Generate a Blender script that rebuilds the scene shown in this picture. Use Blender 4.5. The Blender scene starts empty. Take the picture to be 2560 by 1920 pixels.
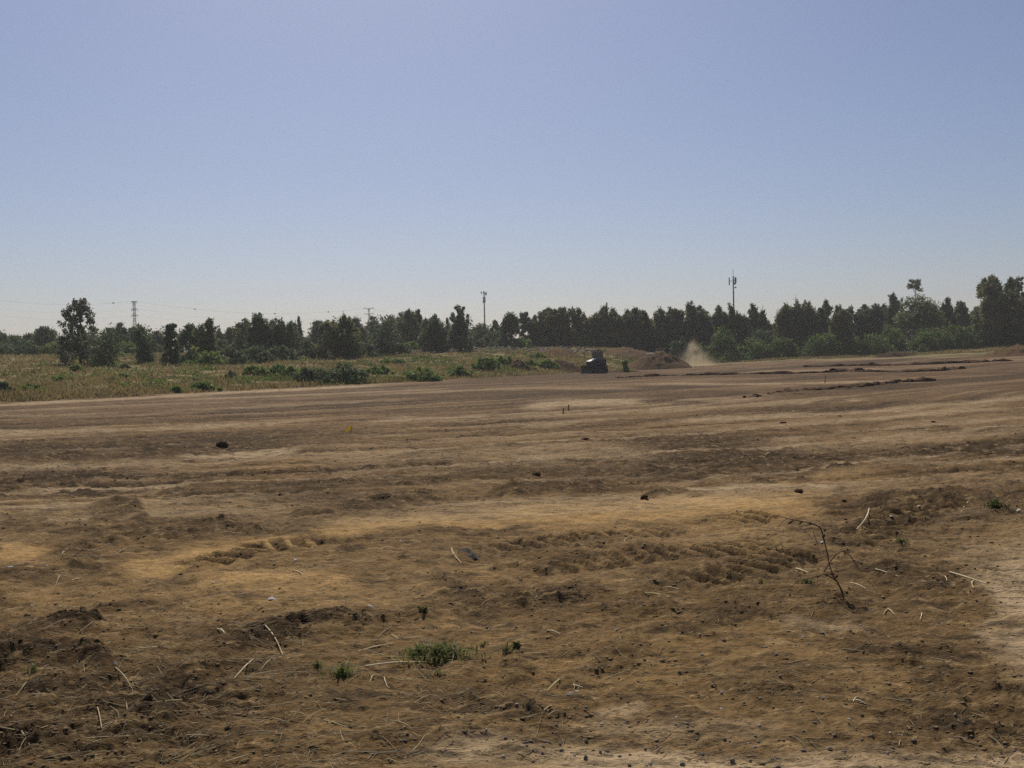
import bpy, math, random
import numpy as np
from mathutils import Vector, Matrix

R = math.radians
rng = np.random.default_rng(11)
random.seed(11)
scene = bpy.context.scene
COL = scene.collection

# ------------------------------------------------------------------ camera
FPX = 2407.0                      # focal length in photo pixels (2560 wide)
CX, CY = 1280.0, 960.0
EYE = 1.75
PITCH, ROLL = R(1.3), R(1.2)
fw = Vector((0, math.cos(PITCH), -math.sin(PITCH)))
r0 = Vector((1, 0, 0))
u0 = r0.cross(fw)
rt = r0 * math.cos(ROLL) - u0 * math.sin(ROLL)
up = r0 * math.sin(ROLL) + u0 * math.cos(ROLL)
cam_d = bpy.data.cameras.new('camera')
cam_d.sensor_fit = 'HORIZONTAL'
cam_d.sensor_width = 36.0
cam_d.lens = 36.0 * FPX / 2560.0
cam_d.clip_start, cam_d.clip_end = 0.1, 6000
cam = bpy.data.objects.new('camera', cam_d)
COL.objects.link(cam)
m3 = Matrix((rt, up, -fw)).transposed()
cam.matrix_world = Matrix.Translation((0, 0, EYE)) @ m3.to_4x4()
scene.camera = cam

# ------------------------------------------------------------------ sky, sun, exposure
SUN_EL, SUN_AZ = 49.0, -9.0      # degrees; azimuth left of the view direction
w = bpy.data.worlds.new('World'); scene.world = w; w.use_nodes = True
nt = w.node_tree; nt.nodes.clear()
sky = nt.nodes.new('ShaderNodeTexSky'); sky.sky_type = 'NISHITA'
sky.sun_disc = False
sky.sun_elevation = R(SUN_EL); sky.sun_rotation = R(SUN_AZ)
sky.altitude = 50; sky.air_density = 1.0; sky.dust_density = 1.3; sky.ozone_density = 3.0
tint = nt.nodes.new('ShaderNodeMix'); tint.data_type = 'RGBA'; tint.blend_type = 'MULTIPLY'
tint.inputs[0].default_value = 1.0
tint.inputs[7].default_value = (1.02, .99, 1.09, 1)
bg = nt.nodes.new('ShaderNodeBackground'); bg.inputs[1].default_value = 0.064
wo = nt.nodes.new('ShaderNodeOutputWorld')
nt.links.new(sky.outputs[0], tint.inputs[6]); nt.links.new(tint.outputs[2], bg.inputs[0])
nt.links.new(bg.outputs[0], wo.inputs[0])

sun_d = bpy.data.lights.new('sun', 'SUN'); sun_d.energy = 3.8; sun_d.angle = R(0.53)
sun_d.color = (1.0, 0.92, 0.78)
sun = bpy.data.objects.new('sun', sun_d); COL.objects.link(sun)
sdir = Vector((math.sin(R(SUN_AZ)) * math.cos(R(SUN_EL)), math.cos(R(SUN_AZ)) * math.cos(R(SUN_EL)), math.sin(R(SUN_EL))))
sun.rotation_euler = sdir.to_track_quat('Z', 'Y').to_euler()
sun.location = (-40, 60, 90)

vs = scene.view_settings
vs.view_transform = 'Standard'; vs.look = 'None'; vs.gamma = 1.0; vs.use_curve_mapping = False
vs.exposure = 0.0
scene.render.engine = 'CYCLES'
scene.cycles.use_denoising = False
scene.cycles.pixel_filter_type = 'BLACKMAN_HARRIS'
scene.cycles.filter_width = 1.5
scene.cycles.max_bounces = 5
scene.cycles.diffuse_bounces = 2
scene.cycles.transmission_bounces = 3
scene.cycles.volume_bounces = 1
scene.cycles.volume_max_steps = 128

# ------------------------------------------------------------------ pixel <-> world helpers
def ray(px, py):
    a = (px - CX) / FPX; b = (CY - py) / FPX
    return fw + rt * a + up * b

def at_depth(px, py, d):
    v = ray(px, py)
    return Vector((0, 0, EYE)) + v * (d / v.y)

def project(x, y, z):
    dx, dy, dz = x, y, z - EYE
    f = dx * fw.x + dy * fw.y + dz * fw.z
    a = dx * rt.x + dy * rt.y + dz * rt.z
    b = dx * up.x + dy * up.y + dz * up.z
    f = np.maximum(f, 0.2)
    return CX + FPX * a / f, CY - FPX * b / f

# ------------------------------------------------------------------ noise
def _hash(ix, iy, seed):
    h = (ix.astype(np.int64) * 374761393 + iy.astype(np.int64) * 668265263 + seed * 1274126177) & 0xFFFFFFFF
    h = ((h ^ (h >> 13)) * 1274126177) & 0xFFFFFFFF
    return ((h ^ (h >> 16)) & 0xFFFF).astype(np.float32) / 65535.0

def vnoise(x, y, seed=0):
    ix = np.floor(x); iy = np.floor(y)
    fx = (x - ix).astype(np.float32); fy = (y - iy).astype(np.float32)
    fx = fx * fx * (3 - 2 * fx); fy = fy * fy * (3 - 2 * fy)
    a = _hash(ix, iy, seed); b = _hash(ix + 1, iy, seed)
    c = _hash(ix, iy + 1, seed); d = _hash(ix + 1, iy + 1, seed)
    return (a + (b - a) * fx + (c - a) * fy + (a - b - c + d) * fx * fy) * 2 - 1

def fbm(x, y, octaves=4, seed=0, gain=0.5):
    s = np.zeros_like(x, dtype=np.float32); amp = 1.0; tot = 0
    for o in range(octaves):
        s += amp * vnoise(x * (2 ** o) + 17.3 * o, y * (2 ** o) - 9.1 * o, seed + o * 7)
        tot += amp; amp *= gain
    return s / tot

def sstep(a, b, x):
    t = np.clip((x - a) / (b - a), 0, 1)
    return t * t * (3 - 2 * t)

# ------------------------------------------------------------------ terrain
#        px    edge d  edge z  tree d  tree z
PROF = np.array([
    (-400,  48,  0.0, 150, 4.4),
    (0,     54,  0.0, 150, 4.4),
    (320,   62,  0.0, 150, 4.4),
    (640,   73,  0.0, 150, 3.6),
    (1000,  90,  0.0, 168, 4.0),
    (1250,  106, 0.0, 180, 4.5),
    (1450,  130, 0.0, 186, 4.4),
    (1560,  146, 0.0, 188, 3.9),
    (1640,  160, 0.1, 190, 2.6),
    (1750,  170, 0.34, 188, 1.1),
    (2000,  165, 1.05, 180, 1.4),
    (2250,  160, 1.2, 180, 1.8),
    (2500,  150, 1.4, 176, 2.8),
    (3000,  140, 1.6, 170, 3.2)], dtype=np.float64)
PU = (PROF[:, 0] - CX) / FPX

def profile(x, y):
    u = x / np.maximum(y, 5.0)
    return [np.interp(u, PU, PROF[:, k]) for k in range(1, 5)]

def base_z(x, y):
    e, ez, t, tz = profile(x, y)
    d = np.maximum(y, 0)
    near = ez * sstep(0.45, 1.0, d / e)
    k = np.clip((d - e) / (t - e), 0, 1)
    k = 0.75 * k + 0.25 * k * k * (3 - 2 * k)
    z = near + (tz - ez) * k
    veg = sstep(0.0, 0.12, (d - e) / (t - e))
    z = z + veg * (0.28 * fbm(x * 0.11, y * 0.11, 3, 5) + 0.10 * fbm(x * 0.5, y * 0.5, 2, 9))
    return z, veg

K = 1.1573   # traced on a 2212-wide view of the photo
# channel: s sand, p pale dust, d dark turned earth, with furrow shade painted in ; (points, half width, strength, height in metres)
FEATS = [
 ('s', [(980,1128),(1080,1112),(1250,1098),(1400,1092),(1500,1092),(1620,1088),(1750,1075),(1880,1058)], 17, 1.0, -.015),
 ('s', [(540,1152),(800,1138),(1050,1124),(1300,1114),(1450,1108)], 17, .8, -.01),
 ('s', [(0,1182),(70,1190),(150,1195)], 15, .9, 0),
 ('s', [(150,1225),(330,1215),(420,1192),(560,1168),(720,1156)], 17, .85, 0),
 ('s', [(330,1240),(480,1246),(600,1254),(720,1268),(850,1272)], 30, .8, .02),
 ('s', [(0,1270),(120,1280),(300,1275)], 20, .55, 0),
 ('s', [(350,1322),(450,1312),(620,1298)], 22, .55, .03),
 ('s', [(1500,1112),(1650,1122),(1790,1098)], 24, .7, 0),
 ('s', [(1080,1155),(1300,1152),(1550,1142),(1700,1132)], 30, .5, 0),
 ('s', [(1550,1165),(1750,1190)], 30, .35, 0),
 ('s', [(1620,1040),(1800,1030),(1960,1010)], 14, .45, 0),
 ('s', [(1000,1420),(1200,1440),(1500,1450)], 50, .3, 0),
 ('p', [(1345,1058),(1500,1052),(1700,1050),(1890,1043)], 7, .8, 0),
 ('p', [(360,992),(450,986),(560,979),(680,969)], 6, 1.0, 0),
 ('p', [(0,1012),(200,1006),(430,1001)], 8, .55, 0),
 ('p', [(600,992),(800,985),(1000,980),(1250,978),(1500,974)], 15, .55, 0),
 ('p', [(1500,985),(1800,960),(2000,948),(2212,925)], 14, .4, 0),
 ('p', [(1330,921),(1450,912),(1556,905),(1731,895),(1900,886),(2212,858)], 5, .75, -.01),
 ('p', [(1100,880),(1231,869),(1330,867),(1430,866)], 9, 1.0, 0),
 ('p', [(1420,868),(1556,858),(1700,850)], 4, .7, 0),
 ('p', [(1700,874),(1790,867),(1890,861)], 3.5, .9, 0),
 ('p', [(755,914),(850,906),(975,903),(1060,895),(1110,889)], 5, .8, 0),
 ('p', [(1100,925),(1250,912),(1330,905)], 3, .6, 0),
 ('p', [(2080,1300),(2260,1255),(2300,1340)], 78, 1.0, 0), ('p', [(2120,1330),(2260,1450),(2300,1560)], 60, .7, 0),
 ('p', [(2090,1345),(2260,1400)], 34, .7, 0),
 ('p', [(2010,1180),(2230,1190)], 18, .4, 0),
 ('p', [(780,1690),(950,1642),(1150,1650),(1500,1660),(1900,1655),(2212,1640)], 28, .95, 0),
 ('p', [(1270,1550),(1400,1530)], 16, .55, 0),
 ('p', [(1150,1590),(1500,1580),(1800,1585)], 22, .35, 0),
 ('p', [(1640,1345),(1780,1350),(1890,1368)], 16, .55, 0),
 ('p', [(300,1340),(420,1345)], 14, .3, 0),
 ('p', [(-60,880),(0,876),(276,861),(553,846),(800,833.5),(950,824)], 2.6, 1.0, .03),
 ('p', [(1560,803),(1750,800),(1950,796)], 2, .6, 0),
 ('p', [(1720,781),(1850,776),(2000,771),(2130,770)], 2, .6, 0),
 ('p', [(1950,905),(2212,885)], 4, .45, 0),
 ('d', [(0,1000),(150,991),(300,985),(400,975),(490,963)], 11, .9, .10),  # furrow shadow, painted into the soil colour
 ('d', [(0,968),(160,962),(330,955)], 6, .6, .05),
 ('d', [(0,935),(180,930),(330,938)], 5, .55, .05),
 ('d', [(60,905),(300,908),(560,900)], 5, .45, .04),
 ('d', [(180,1122),(280,1106),(345,1104)], 15, .95, .10),
 ('d', [(100,1160),(350,1152),(500,1140),(570,1126)], 18, .8, .07),
 ('d', [(0,1130),(100,1135)], 14, .6, .05),
 ('d', [(560,1128),(700,1110),(850,1090),(980,1072)], 14, .8, .09),
 ('d', [(1030,1072),(1200,1060),(1345,1055)], 10, 1.0, .10),
 ('d', [(1370,1074),(1480,1070),(1570,1076)], 6, .9, .07),
 ('d', [(1600,1040),(1700,1036),(1760,1038)], 5, .8, .06),
 ('d', [(1840,1098),(1950,1086),(2100,1078)], 18, 1.0, .08),
 ('d', [(2100,1090),(2260,1080)], 16, .6, .04),
 ('d', [(1090,1185),(1300,1190),(1520,1204)], 38, .55, .02),
 ('d', [(860,1262),(1000,1292),(1200,1296),(1360,1272)], 42, .8, .03),
 ('d', [(360,1398),(500,1386),(600,1372),(820,1350),(1020,1322)], 22, .85, .05),
 ('d', [(-20,1440),(60,1418),(120,1424),(250,1446)], 20, 1.0, .09),
 ('d', [(0,1330),(60,1326),(160,1335)], 14, .8, .04),
 ('d', [(150,1300),(250,1296),(330,1290)], 10, .6, .03),
 ('d', [(880,1566),(1100,1556),(1260,1562)], 11, .7, .03),
 ('d', [(700,1600),(900,1612),(1000,1600)], 10, .5, .02),
 ('d', [(1350,1250),(1500,1270),(1750,1290),(1900,1335)], 50, .5, .02),
 ('d', [(1520,1335),(1620,1330),(1680,1340)], 9, .9, .05),
 ('d', [(1330,1375),(1440,1362),(1560,1372)], 14, .6, .03),
 ('d', [(1750,1400),(1900,1425),(2100,1440)], 36, .55, .02),
 ('d', [(1900,1480),(2212,1500)], 46, .4, .01),
 ('d', [(1106,842),(1300,846),(1500,845)], 4, .55, .04),
 ('d', [(1560,862),(1700,853),(1790,842),(1870,831),(1990,822)], 4, .9, .12),
 ('d', [(930,824),(1080,817),(1200,813),(1330,812),(1500,808)], 8, 1.0, .05),
 ('d', [(550,962),(700,945),(830,930)], 7, .6, .05),
 ('d', [(1900,880),(2212,852)], 5, .4, .03),
 ('d', [(2100,800),(2240,792)], 8, .6, .05),
 ('d', [(1500,1040),(1700,1015),(1900,1000)], 8, .4, .03),
]
for _k, _pl in enumerate([[(-10,900),(300,893),(700,870),(1000,856)], [(-10,918),(350,914),(700,890)], [(-10,936),(400,925),(760,903)], [(-10,955),(300,950),(620,938)],
    [(600,1000),(1000,962),(1500,935),(2220,880)], [(640,1006),(1040,968),(1540,941),(2220,888)], [(700,1020),(1200,988),(1700,962),(2220,916)], [(900,945),(1300,920),(1700,880),(2000,840)], [(1000,908),(1400,886),(1800,842)],
    [(1300,1040),(1700,1000),(2220,950)], [(1340,1047),(1740,1008),(2220,960)], [(600,870),(1000,850),(1400,845)], [(700,858),(1100,840),(1500,838)], [(500,1062),(900,1032),(1300,1012)], [(-10,1062),(400,1045),(800,1020)],
    [(200,1085),(600,1060),(1000,1040)], [(1600,960),(1900,925),(2220,902)], [(1100,860),(1500,856),(1900,850)], [(1300,830),(1700,828),(2100,822)], [(1400,815),(1800,812),(2220,806)], [(300,868),(700,850),(1050,833)]]):
    FEATS.append(('pd'[_k % 2], _pl, 2.6 + (_k % 3) * .8, .55 + .1 * (_k % 4), -.02 if _k % 2 == 0 else .03))
TRACKS = [  # strips of crawler tread marks: points, half width (m)
 ([(1030,1195),(1230,1163),(1480,1135),(1660,1112)], .34),
 ([(1060,1250),(1300,1215),(1560,1190),(1760,1160)], .34),
 ([(1480,1260),(1600,1235),(1720,1200)], .30),
 ([(1830,1175),(1930,1125),(2060,1085)], .34),
 ([(420,1215),(560,1180),(760,1160)], .30),
 ([(180,1180),(420,1150),(620,1128)], .34)]

def seg_dist(px, py, pts):
    best = np.full(px.shape, 1e9, np.float32); along = np.zeros(px.shape, np.float32)
    acc = 0.0
    for (x1, y1), (x2, y2) in zip(pts[:-1], pts[1:]):
        dx, dy = x2 - x1, y2 - y1; L = math.hypot(dx, dy)
        t = np.clip(((px - x1) * dx + (py - y1) * dy) / (L * L), 0, 1)
        q = np.hypot(px - (x1 + t * dx), py - (y1 + t * dy))
        sel = q < best
        best = np.where(sel, q, best); along = np.where(sel, acc + t * L, along)
        acc += L
    return best, along

_trk = []
for pts, hw in TRACKS:
    wp = []
    for (a, b) in pts:
        v = ray(a * K, b * K); s = EYE / -v.z
        wp.append((v.x * s, v.y * s))
    _trk.append((wp, hw))

def ground(x, y):
    """height and the soil masks (sand, dark, vegetation, pale) at world points"""
    x = np.asarray(x, np.float64); y = np.asarray(y, np.float64)
    z, veg = base_z(x, y)
    r = np.hypot(x, y)
    n = x.shape[0]
    sand = np.zeros(n, np.float32); dark = np.zeros(n, np.float32); pale = np.zeros(n, np.float32)
    dz = np.zeros(n, np.float32)
    # general mottling and machine streaks
    wr = sstep(15, 45, y)
    F = y - (0.2 + 0.7 * wr) * x
    wv = 1.2 * fbm(x * 0.05, y * 0.05, 2, 33)
    st = fbm((F + wv) * 0.42, x * 0.05 + y * 0.03, 4, 3, .6)
    st2 = fbm((F + wv * .5) * 1.5, x * 0.10, 3, 13, .6)
    st3 = fbm((F + wv * .8) * 3.2, x * 0.22, 3, 15, .6) * sstep(70, 30, y)
    st = st * 1.15; st2 = st2 * 1.2 + .5 * st3
    farw = sstep(24, 50, y)
    sf = fbm((F + 2.5 * wv) * .115, x * .012, 3, 101, .62) * 1.35
    sf2 = fbm((F + 2.0 * wv) * .30, x * .03, 3, 103, .6) * sstep(90, 40, y)
    st = st * (1 - .7 * farw) + (sf + .5 * sf2) * farw
    blot = fbm(x * 0.28, y * 0.28, 4, 21)
    inten = sstep(6, 14, y)
    sand += np.clip(0.20 + 0.55 * blot + 0.25 * st, 0, 1) * 0.45 * sstep(45, 18, y)
    pale += np.clip(st * 1.9 - 0.16, 0, 1) * 0.62 * inten * (1 - .68 * farw) + np.clip(st2 * 2.0 - .3, 0, 1) * 0.5 * inten
    dark += np.clip(-st * 2.0 - 0.06, 0, 1) * 0.80 * inten + np.clip(-st2 * 2.0 - .18, 0, 1) * 0.55 * inten
    dark += np.clip(-blot * 1.5 - .06, 0, 1) * 0.75
    mot = fbm(x * 1.3 + y * .25, y * 2.0, 4, 29, .62)
    dark += np.clip(mot * 2.0 - .18, 0, 1) * 0.6 * sstep(40, 8, y)
    sand += np.clip(-mot * 1.6 - .2, 0, 1) * 0.35 * sstep(40, 8, y)
    dz += inten * (1 - veg) * (0.05 * st + 0.035 * st2).astype(np.float32) * sstep(200, 60, y)
    px, py = project(x, y, z)
    inv = (y > 2) & (px > -300) & (px < 2900)
    px = (px / K).astype(np.float32); py = (py / K).astype(np.float32)
    wob = np.float32(1.0)
    wx = fbm(x * 0.9, y * 0.9, 3, 41); wy = fbm(x * 0.9 + 7, y * 0.9, 3, 43)
    sc = np.clip((py - 770) / 500, 0.04, 1.2)
    pxw = px + wx * 90 * sc; pyw = py + wy * 34 * sc ** 1.7
    tex = 0.62 + 0.75 * fbm(x * 2.6, y * 2.6, 3, 51)
    for ch, pts, hw, s, hgt in FEATS:
        xs = [p[0] for p in pts]; ys = [p[1] for p in pts]
        m = inv & (pxw > min(xs) - 4 * hw - 60) & (pxw < max(xs) + 4 * hw + 60) & (pyw > min(ys) - 3 * hw) & (pyw < max(ys) + 3 * hw)
        ix = np.nonzero(m)[0]
        if ix.size == 0: continue
        q, al = seg_dist(pxw[ix], pyw[ix], pts)
        Lt = sum(math.hypot(c2[0] - c1[0], c2[1] - c1[1]) for c1, c2 in zip(pts[:-1], pts[1:]))
        tp = np.minimum(np.where((xs[0] > 5) & (xs[0] < 2205), sstep(0, .22 * Lt, al), 1), np.where((xs[-1] > 5) & (xs[-1] < 2205), sstep(0, .22 * Lt, Lt - al), 1))
        v = s * sstep(1.7, 0.3, q / hw) * tp
        tx = tex[ix] + (.35 if ch == 'p' else 0)
        vv = (v * np.clip(tx, .25, 1.15)).astype(np.float32)
        if ch == 's': sand[ix] = np.maximum(sand[ix], v * np.clip(tex[ix] + .3, .5, 1)); dark[ix] *= (1 - .85 * v)
        elif ch == 'p': pale[ix] = np.maximum(pale[ix], vv); dark[ix] *= (1 - .8 * v)
        else:
            dark[ix] = np.maximum(dark[ix], vv); sand[ix] *= (1 - .8 * v); pale[ix] *= (1 - .8 * v)
        dz[ix] += (.75 * hgt * v * np.clip(.45 + tex[ix], .3, 1.5)).astype(np.float32)
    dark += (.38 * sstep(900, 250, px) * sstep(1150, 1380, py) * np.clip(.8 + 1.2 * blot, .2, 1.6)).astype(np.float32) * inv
    # crawler tread bars
    for wp, hw in _trk:
        xs = [p[0] for p in wp]; ys = [p[1] for p in wp]
        m = (x > min(xs) - 1) & (x < max(xs) + 1) & (y > min(ys) - 1) & (y < max(ys) + 1)
        ix = np.nonzero(m)[0]
        if ix.size == 0: continue
        q, al = seg_dist(x[ix].astype(np.float32), y[ix].astype(np.float32), wp)
        on = sstep(hw, hw * .75, q) * np.clip(0.75 + 1.1 * fbm(x[ix] * 1.1, y[ix] * 1.1, 2, 61), 0, 1)
        bar = sstep(.25, .8, np.sin(al * 2 * math.pi / .21 + 1.5 * vnoise(x[ix] * 2, y[ix] * 2, 63)))
        dz[ix] += (.055 * on * (bar - .6)).astype(np.float32)
        dark[ix] = np.maximum(dark[ix], (.85 * on * (1 - bar)).astype(np.float32))
    nearw = sstep(60, 12, r)
    rough = 0.55 + 0.95 * np.clip(dark, 0, 1) - 0.25 * np.clip(np.maximum(sand, pale), 0, 1)
    rough = np.clip(rough, .12, 1.7) * (1 - veg)
    cl = np.zeros(n, np.float32)
    for o_ in range(4):
        f_ = 3.2 * 2.1 ** o_
        cl += (.62 ** o_) * (np.abs(vnoise(x * f_ + 3 * o_, y * f_ * 1.25 - 5 * o_, 71 + o_)) * 2 - .75)
    cl *= .75
    cl2 = fbm(x * 2.3 + .4 * y, y * 3.2, 3, 77, .6)
    dz += (nearw * rough * (.032 * cl + .016 * fbm(x * 24, y * 24, 2, 73) + .030 * cl2)).astype(np.float32)
    dz += (sstep(120, 8, r) * (.05 * fbm(x * .7, y * .7, 3, 75)) * (1 - .5 * veg)).astype(np.float32)
    # let the ground relax under the camera
    dz *= sstep(1.0, 3.0, r).astype(np.float32)
    return z + dz, np.clip(sand, 0, 1), np.clip(dark, 0, 1), veg, np.clip(pale, 0, 1)

def gz(x, y):
    return float(ground(np.array([x]), np.array([y]))[0][0])

def hit(px, py, dmin=2.5, dmax=240):
    """where the line of sight through a photo pixel meets the terrain"""
    v = ray(px, py)
    d = np.concatenate([np.linspace(dmin, 30, 900), np.linspace(30, dmax, 1200)[1:]])
    X = v.x / v.y * d; Z = EYE + v.z / v.y * d
    g, _ = base_z(X, d)
    below = np.nonzero(Z <= g)[0]
    i = below[0] if below.size else len(d) - 1
    x, y = float(X[i]), float(d[i])
    return Vector((x, y, gz(x, y)))

# ------------------------------------------------------------------ mesh helpers
class MB:
    def __init__(self):
        self.v = []; self.f = []
    def box(self, c, s, rot=None, taper=1.0):
        b = len(self.v); hx, hy, hz = s[0] / 2, s[1] / 2, s[2] / 2
        for sz in (-1, 1):
            k = taper if sz > 0 else 1
            for sx, sy in ((-1, -1), (1, -1), (1, 1), (-1, 1)):
                p = Vector((sx * hx * k, sy * hy * k, sz * hz))
                if rot is not None: p = rot @ p
                self.v.append(tuple(p + Vector(c)))
        for q in ((3, 2, 1, 0), (4, 5, 6, 7), (0, 1, 5, 4), (1, 2, 6, 5), (2, 3, 7, 6), (3, 0, 4, 7)):
            self.f.append(tuple(b + i for i in q))
        return self
    def tube(self, pts, rad, n=6, cap=True):
        pts = [Vector(p) for p in pts]
        if not hasattr(rad, '__len__'): rad = [rad] * len(pts)
        b = len(self.v)
        for i, p in enumerate(pts):
            t = (pts[min(i + 1, len(pts) - 1)] - pts[max(i - 1, 0)])
            t = t.normalized() if t.length > 1e-9 else Vector((0, 0, 1))
            a = t.orthogonal().normalized() if abs(t.z) > .95 else t.cross(Vector((0, 0, 1))).normalized()
            c = t.cross(a)
            for k in range(n):
                an = 2 * math.pi * k / n
                self.v.append(tuple(p + (a * math.cos(an) + c * math.sin(an)) * rad[i]))
        for i in range(len(pts) - 1):
            for k in range(n):
                k2 = (k + 1) % n
                self.f.append((b + i * n + k, b + i * n + k2, b + (i + 1) * n + k2, b + (i + 1) * n + k))
        if cap:
            self.f.append(tuple(b + k for k in reversed(range(n))))
            e = b + (len(pts) - 1) * n
            self.f.append(tuple(e + k for k in range(n)))
        return self
    def prism(self, outline, y0, y1):
        """outline in (x, z), extruded along y"""
        b = len(self.v); n = len(outline)
        for yy in (y0, y1):
            for (a, c) in outline: self.v.append((a, yy, c))
        self.f.append(tuple(b + i for i in range(n)))
        self.f.append(tuple(b + n + i for i in reversed(range(n))))
        for i in range(n):
            j = (i + 1) % n
            self.f.append((b + j, b + i, b + n + i, b + n + j))
        return self
    def poly(self, pts):
        b = len(self.v); self.v += [tuple(p) for p in pts]; self.f.append(tuple(range(b, b + len(pts)))); return self
    def mesh(self, name, mat, smooth=False):
        me = bpy.data.meshes.new(name); me.from_pydata(self.v, [], self.f); me.update()
        if mat: me.materials.append(mat)
        if smooth: me.polygons.foreach_set('use_smooth', [True] * len(me.polygons))
        return me
    def build(self, name, mat, parent=None, smooth=False):
        return link(name, self.mesh(name, mat, smooth), parent)

def link(name, me, parent=None):
    o = bpy.data.objects.new(name, me); COL.objects.link(o)
    if parent: o.parent = parent
    return o

def tag(o, label=None, cat=None, group=None, kind=None):
    if label: o['label'] = label
    if cat: o['category'] = cat
    if group: o['group'] = group
    if kind: o['kind'] = kind
    return o

def empty(name, loc, rz=0):
    o = bpy.data.objects.new(name, None); COL.objects.link(o)
    o.location = loc; o.rotation_euler = (0, 0, rz); o.empty_display_size = .3
    return o

def tri_mesh(name, V, F, mat, tint=None, smooth=False):
    """fast mesh from numpy arrays; F is (n,k)"""
    me = bpy.data.meshes.new(name)
    V = np.ascontiguousarray(V, np.float32); F = np.ascontiguousarray(F, np.int32)
    k = F.shape[1]
    me.vertices.add(len(V)); me.vertices.foreach_set('co', V.ravel())
    me.loops.add(F.size); me.loops.foreach_set('vertex_index', F.ravel())
    me.polygons.add(len(F))
    me.polygons.foreach_set('loop_start', np.arange(0, F.size, k, dtype=np.int32))
    me.polygons.foreach_set('loop_total', np.full(len(F), k, np.int32))
    if smooth: me.polygons.foreach_set('use_smooth', np.ones(len(F), bool))
    me.update(calc_edges=True)
    if tint is not None:
        at = me.attributes.new('tint', 'FLOAT_COLOR', 'POINT')
        T = np.ones((len(V), 4), np.float32); T[:, :tint.shape[1]] = tint
        at.data.foreach_set('color', T.ravel())
    if mat: me.materials.append(mat)
    return me

# ------------------------------------------------------------------ materials
def new_mat(name):
    m = bpy.data.materials.new(name); m.use_nodes = True
    t = m.node_tree; p = t.nodes['Principled BSDF']
    return m, t, p

def simple(name, col, rough=.7, metal=0.0, var=.25, scale=6.0, spec=.3):
    m, t, p = new_mat(name)
    tc = t.nodes.new('ShaderNodeTexCoord')
    n = t.nodes.new('ShaderNodeTexNoise'); n.inputs['Scale'].default_value = scale; n.inputs['Detail'].default_value = 6
    mp = t.nodes.new('ShaderNodeMapRange'); mp.inputs[3].default_value = 1 - var; mp.inputs[4].default_value = 1 + var
    mx = t.nodes.new('ShaderNodeMix'); mx.data_type = 'RGBA'; mx.blend_type = 'MULTIPLY'; mx.inputs[0].default_value = 1
    mx.inputs[6].default_value = (*col, 1)
    t.links.new(tc.outputs['Object'], n.inputs['Vector']); t.links.new(n.outputs[0], mp.inputs[0])
    t.links.new(mp.outputs[0], mx.inputs[7]); t.links.new(mx.outputs[2], p.inputs['Base Color'])
    p.inputs['Roughness'].default_value = rough; p.inputs['Metallic'].default_value = metal
    p.inputs['Specular IOR Level'].default_value = spec
    return m

def tinted(name, transl=0.25, rough=.65, spec=.25):
    m, t, p = new_mat(name)
    a = t.nodes.new('ShaderNodeAttribute'); a.attribute_name = 'tint'
    t.links.new(a.outputs['Color'], p.inputs['Base Color'])
    p.inputs['Roughness'].default_value = rough; p.inputs['Specular IOR Level'].default_value = spec
    if transl > 0:
        tr = t.nodes.new('ShaderNodeBsdfTranslucent'); ms = t.nodes.new('ShaderNodeMixShader'); ms.inputs[0].default_value = transl
        t.links.new(a.outputs['Color'], tr.inputs[0])
        out = t.nodes['Material Output']
        t.links.new(p.outputs[0], ms.inputs[1]); t.links.new(tr.outputs[0], ms.inputs[2]); t.links.new(ms.outputs[0], out.inputs[0])
    return m

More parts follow.
